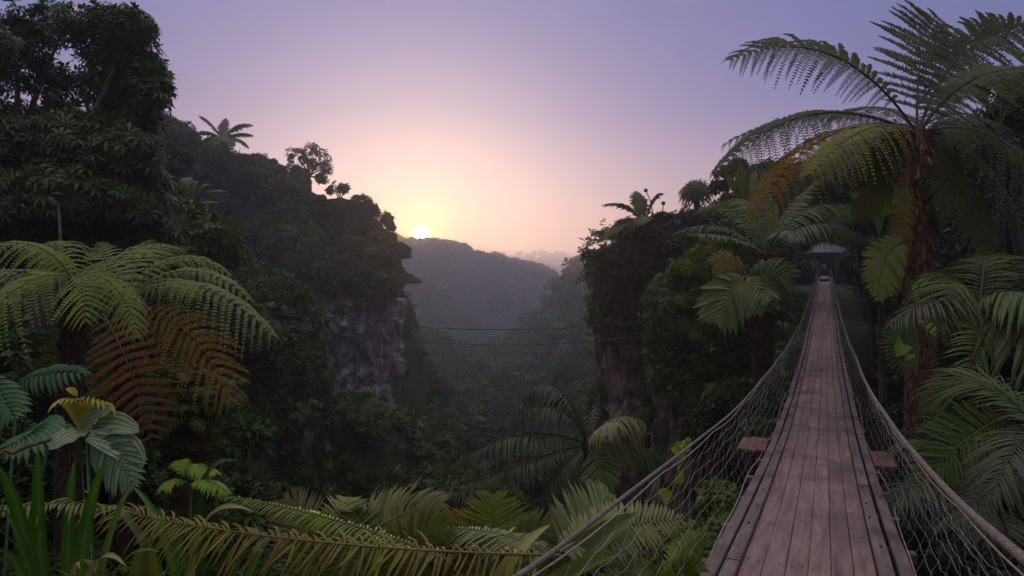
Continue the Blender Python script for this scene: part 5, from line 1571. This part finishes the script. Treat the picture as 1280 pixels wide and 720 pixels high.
for i, T_ in enumerate(tm2):
    stamp(mb, T_, P[w == i], np.zeros((int((w == i).sum()), 3)) + [0, 0, 1] + rng.normal(0, .1, (int((w == i).sum()), 3)), sc[w == i])
tag(mb.build('forest_undergrowth', M['forest']), kind='stuff')
# distant wood: crowns merged into one canopy
mb = MB()
lbs = [bundle_lobes(4, 1.0, .55, 70 + i, .75) for i in range(4)]
tm = []
for lb in lbs:
    q = MB(); crown(q, lb, 55, .30, [TQ], core=.7, seed=1)
    tm.append((np.concatenate(q.v), np.concatenate(q.f[4])))
n = 3400
Y = 165 * (420 / 165) ** rng.random(n); px = 430 + 400 * rng.random(n); x = (px - 640) / F * Y
z = height(x, Y); P = np.stack([x, Y, z - .4], 1)
w = rng.integers(0, 4, n); sc = (1.9 + 1.9 * rng.random(n)) * (1 + Y / 700)
big = rng.random(n) < .06; sc[big] *= 1.5
for i, T_ in enumerate(tm):
    stamp(mb, T_, P[w == i], np.zeros((int((w == i).sum()), 3)) + [0, 0, 1] + rng.normal(0, .05, (int((w == i).sum()), 3)), sc[w == i])
tag(mb.build('distant_forest', M['forest']), kind='stuff')
mb = MB(); n = 9000
Y = 400 * (900 / 400) ** rng.random(n); px = 420 + 420 * rng.random(n)
Y[7800:] = 900 * (2300 / 900) ** rng.random(1200); px[7800:] = 560 + 260 * rng.random(1200)
x = (px - 640) / F * Y
z = height(x, Y); P = np.stack([x, Y, z - .5], 1); q = MB(); crown(q, lbs[0][:3], 52, .36, [TQ], core=0, seed=1)
for c_, r_ in lbs[0][:3]: blob(q, c_, r_ * .85, 2, 6, 5, .3)
stamp(mb, (np.concatenate(q.v), np.concatenate(q.f[4])), P, np.zeros((n, 3)) + [0, 0, 1] + rng.normal(0, .1, (n, 3)), (3.2 + 3.4 * rng.random(n)) * (1 + Y / 2500))
tag(mb.build('far_forest', M['forest']), kind='stuff')

# ================================================================== HAZE, SKY, SUN, CAMERA
SUN_AZ, SUN_EL = math.atan2(527 - 640, F), math.atan2(360 - 293, math.hypot(F, 113))
sd = np.array([math.sin(SUN_AZ) * math.cos(SUN_EL), math.cos(SUN_AZ) * math.cos(SUN_EL), math.sin(SUN_EL)])
HAZE = .0015
m, nt, N, L = new_mat('haze_air')
pv = N.new('ShaderNodeVolumePrincipled')
pv.inputs['Color'].default_value = (.86, .88, 1.0, 1)
pv.inputs['Density'].default_value = HAZE
pv.inputs['Anisotropy'].default_value = .62
out = N.new('ShaderNodeOutputMaterial'); L.new(pv.outputs[0], out.inputs['Volume'])
mb = MB()
lo, hi = zmin - 1.5, 88.0
box(mb, (0, 0, (lo + hi) / 2), (6600, 6600, hi - lo))
hz_o = mb.build('haze', m, smooth=False)
tag(hz_o, kind='stuff')

w = bpy.data.worlds.new('World'); scene.world = w; w.use_nodes = True
nt = w.node_tree; N = nt.nodes; L = nt.links; N.clear()
tc = N.new('ShaderNodeTexCoord')
sk = N.new('ShaderNodeTexSky'); sk.sky_type = 'NISHITA'; sk.sun_disc = False
sk.sun_elevation = SUN_EL; sk.sun_rotation = SUN_AZ
sk.dust_density = 3; sk.air_density = 1.5
sep = N.new('ShaderNodeSeparateXYZ'); L.new(tc.outputs['Generated'], sep.inputs[0])
rp = N.new('ShaderNodeValToRGB')
stops = SKY_STOPS = [(0.0, (.88, .28, .10)), (.045, (.62, .25, .22)), (.15, (.27, .215, .40)), (.26, (.065, .10, .345)), (.40, (.04, .08, .32)), (.60, (.12, .15, .36)), (1.0, (.15, .17, .32))]
while len(rp.color_ramp.elements) < len(stops): rp.color_ramp.elements.new(.5)
for e, (p_, c) in zip(rp.color_ramp.elements, stops): e.position = p_; e.color = (*c, 1)
L.new(sep.outputs[2], rp.inputs[0])
dot = N.new('ShaderNodeVectorMath'); dot.operation = 'DOT_PRODUCT'; dot.inputs[1].default_value = tuple(sd)
nv = N.new('ShaderNodeVectorMath'); nv.operation = 'NORMALIZE'; L.new(tc.outputs['Generated'], nv.inputs[0]); L.new(nv.outputs[0], dot.inputs[0])


def mth(op, a, b=None, clamp=False):
    n = N.new('ShaderNodeMath'); n.operation = op; n.use_clamp = clamp
    for i, q in enumerate((a, b)):
        if q is None: continue
        if isinstance(q, (int, float)): n.inputs[i].default_value = q
        else: L.new(q, n.inputs[i])
    return n.outputs[0]


angd = mth('MULTIPLY', mth('ARCCOSINE', mth('MINIMUM', dot.outputs['Value'], .9999999)), 57.29578)


def lobe(sig, colr, pw=1.0):
    e = mth('EXPONENT', mth('MULTIPLY', mth('POWER', mth('DIVIDE', angd, sig), pw), -1.0))
    n = N.new('ShaderNodeVectorMath'); n.operation = 'SCALE'; n.inputs[0].default_value = colr
    L.new(e, n.inputs['Scale'])
    return n.outputs[0]


def vadd(a, b):
    n = N.new('ShaderNodeVectorMath'); n.operation = 'ADD'; L.new(a, n.inputs[0]); L.new(b, n.inputs[1]); return n.outputs[0]


# the sky is duller away from the sun
dull = N.new('ShaderNodeMapRange'); dull.inputs[1].default_value = 35; dull.inputs[2].default_value = 95
dull.inputs[3].default_value = 1.0; dull.inputs[4].default_value = .38
L.new(angd, dull.inputs[0])
sc_ = N.new('ShaderNodeVectorMath'); sc_.operation = 'SCALE'; L.new(rp.outputs[0], sc_.inputs[0]); L.new(dull.outputs[0], sc_.inputs['Scale'])
tot = sc_.outputs[0]
mpn = N.new('ShaderNodeMapping'); mpn.inputs['Scale'].default_value = (1.2, 1.2, 7.0); L.new(tc.outputs['Generated'], mpn.inputs[0])
nzn = N.new('ShaderNodeTexNoise'); nzn.inputs['Scale'].default_value = 2.0; nzn.inputs['Detail'].default_value = 4; L.new(mpn.outputs[0], nzn.inputs['Vector'])
mrn = N.new('ShaderNodeMapRange'); mrn.inputs[3].default_value = .86; mrn.inputs[4].default_value = 1.14; L.new(nzn.outputs[0], mrn.inputs[0])
scn = N.new('ShaderNodeVectorMath'); scn.operation = 'SCALE'; L.new(tot, scn.inputs[0]); L.new(mrn.outputs[0], scn.inputs['Scale']); tot = scn.outputs[0]
zen = N.new('ShaderNodeVectorMath'); zen.operation = 'SCALE'; zen.inputs[0].default_value = (1.22, 1.16, 1.08)
L.new(mth('POWER', mth('MAXIMUM', sep.outputs[2], 0.0), 4.0), zen.inputs['Scale'])
tot = vadd(tot, zen.outputs[0])
for s_, c_, p_ in ((13.5, (.24, .31, .22), 2.3), (14., (.08, .03, .08), 1.5), (9., (.10, -.02, -.10), 1.6), (4.2, (.55, .10, -.04), 1.3), (1.8, (5.5, 1.5, .0), 1.15), (.62, (40., 28., 10.), 3.)):
    tot = vadd(tot, lobe(s_, c_, p_))
b1 = N.new('ShaderNodeBackground'); b1.inputs[1].default_value = SKYSTR if 'SKYSTR' in globals() else 1.0
L.new(tot, b1.inputs[0])
b2 = N.new('ShaderNodeBackground'); b2.inputs[1].default_value = .05
tn = N.new('ShaderNodeVectorMath'); tn.operation = 'MULTIPLY'; tn.inputs[1].default_value = (.32, .38, .75)
L.new(sk.outputs[0], tn.inputs[0]); L.new(tn.outputs[0], b2.inputs[0])
ad = N.new('ShaderNodeAddShader'); L.new(b1.outputs[0], ad.inputs[0]); L.new(b2.outputs[0], ad.inputs[1])
wo = N.new('ShaderNodeOutputWorld'); L.new(ad.outputs[0], wo.inputs[0])

ld = bpy.data.lights.new('sun', 'SUN'); ld.energy = 2.6; ld.angle = R(.6); ld.color = (1., .62, .34)
lo_ = bpy.data.objects.new('sun', ld); col.objects.link(lo_)
lo_.rotation_euler = Vector(-sd).to_track_quat('-Z', 'Y').to_euler()

cam = bpy.data.cameras.new('camera'); co = bpy.data.objects.new('camera', cam); col.objects.link(co)
cam.sensor_width = 36; cam.lens = 36 * F / 1280; cam.clip_start = .05; cam.clip_end = 12000
co.location = (0, 0, 0); co.rotation_euler = (math.pi / 2, 0, 0)
scene.camera = co
scene.render.engine = 'CYCLES'
cy = scene.cycles
cy.max_bounces = 5; cy.diffuse_bounces = 3; cy.glossy_bounces = 2; cy.transmission_bounces = 3; cy.volume_bounces = 2
cy.transparent_max_bounces = 4; cy.caustics_reflective = False; cy.caustics_refractive = False
cy.use_denoising = True
try:
    cy.denoiser = 'OPENIMAGEDENOISE'; cy.denoising_input_passes = 'RGB_ALBEDO_NORMAL'
except Exception:
    pass
cy.sample_clamp_indirect = 4
vs = scene.view_settings
vs.view_transform = 'Standard'; vs.look = 'None'; vs.exposure = 0; vs.gamma = 1
scene.render.resolution_x = 1024; scene.render.resolution_y = 576
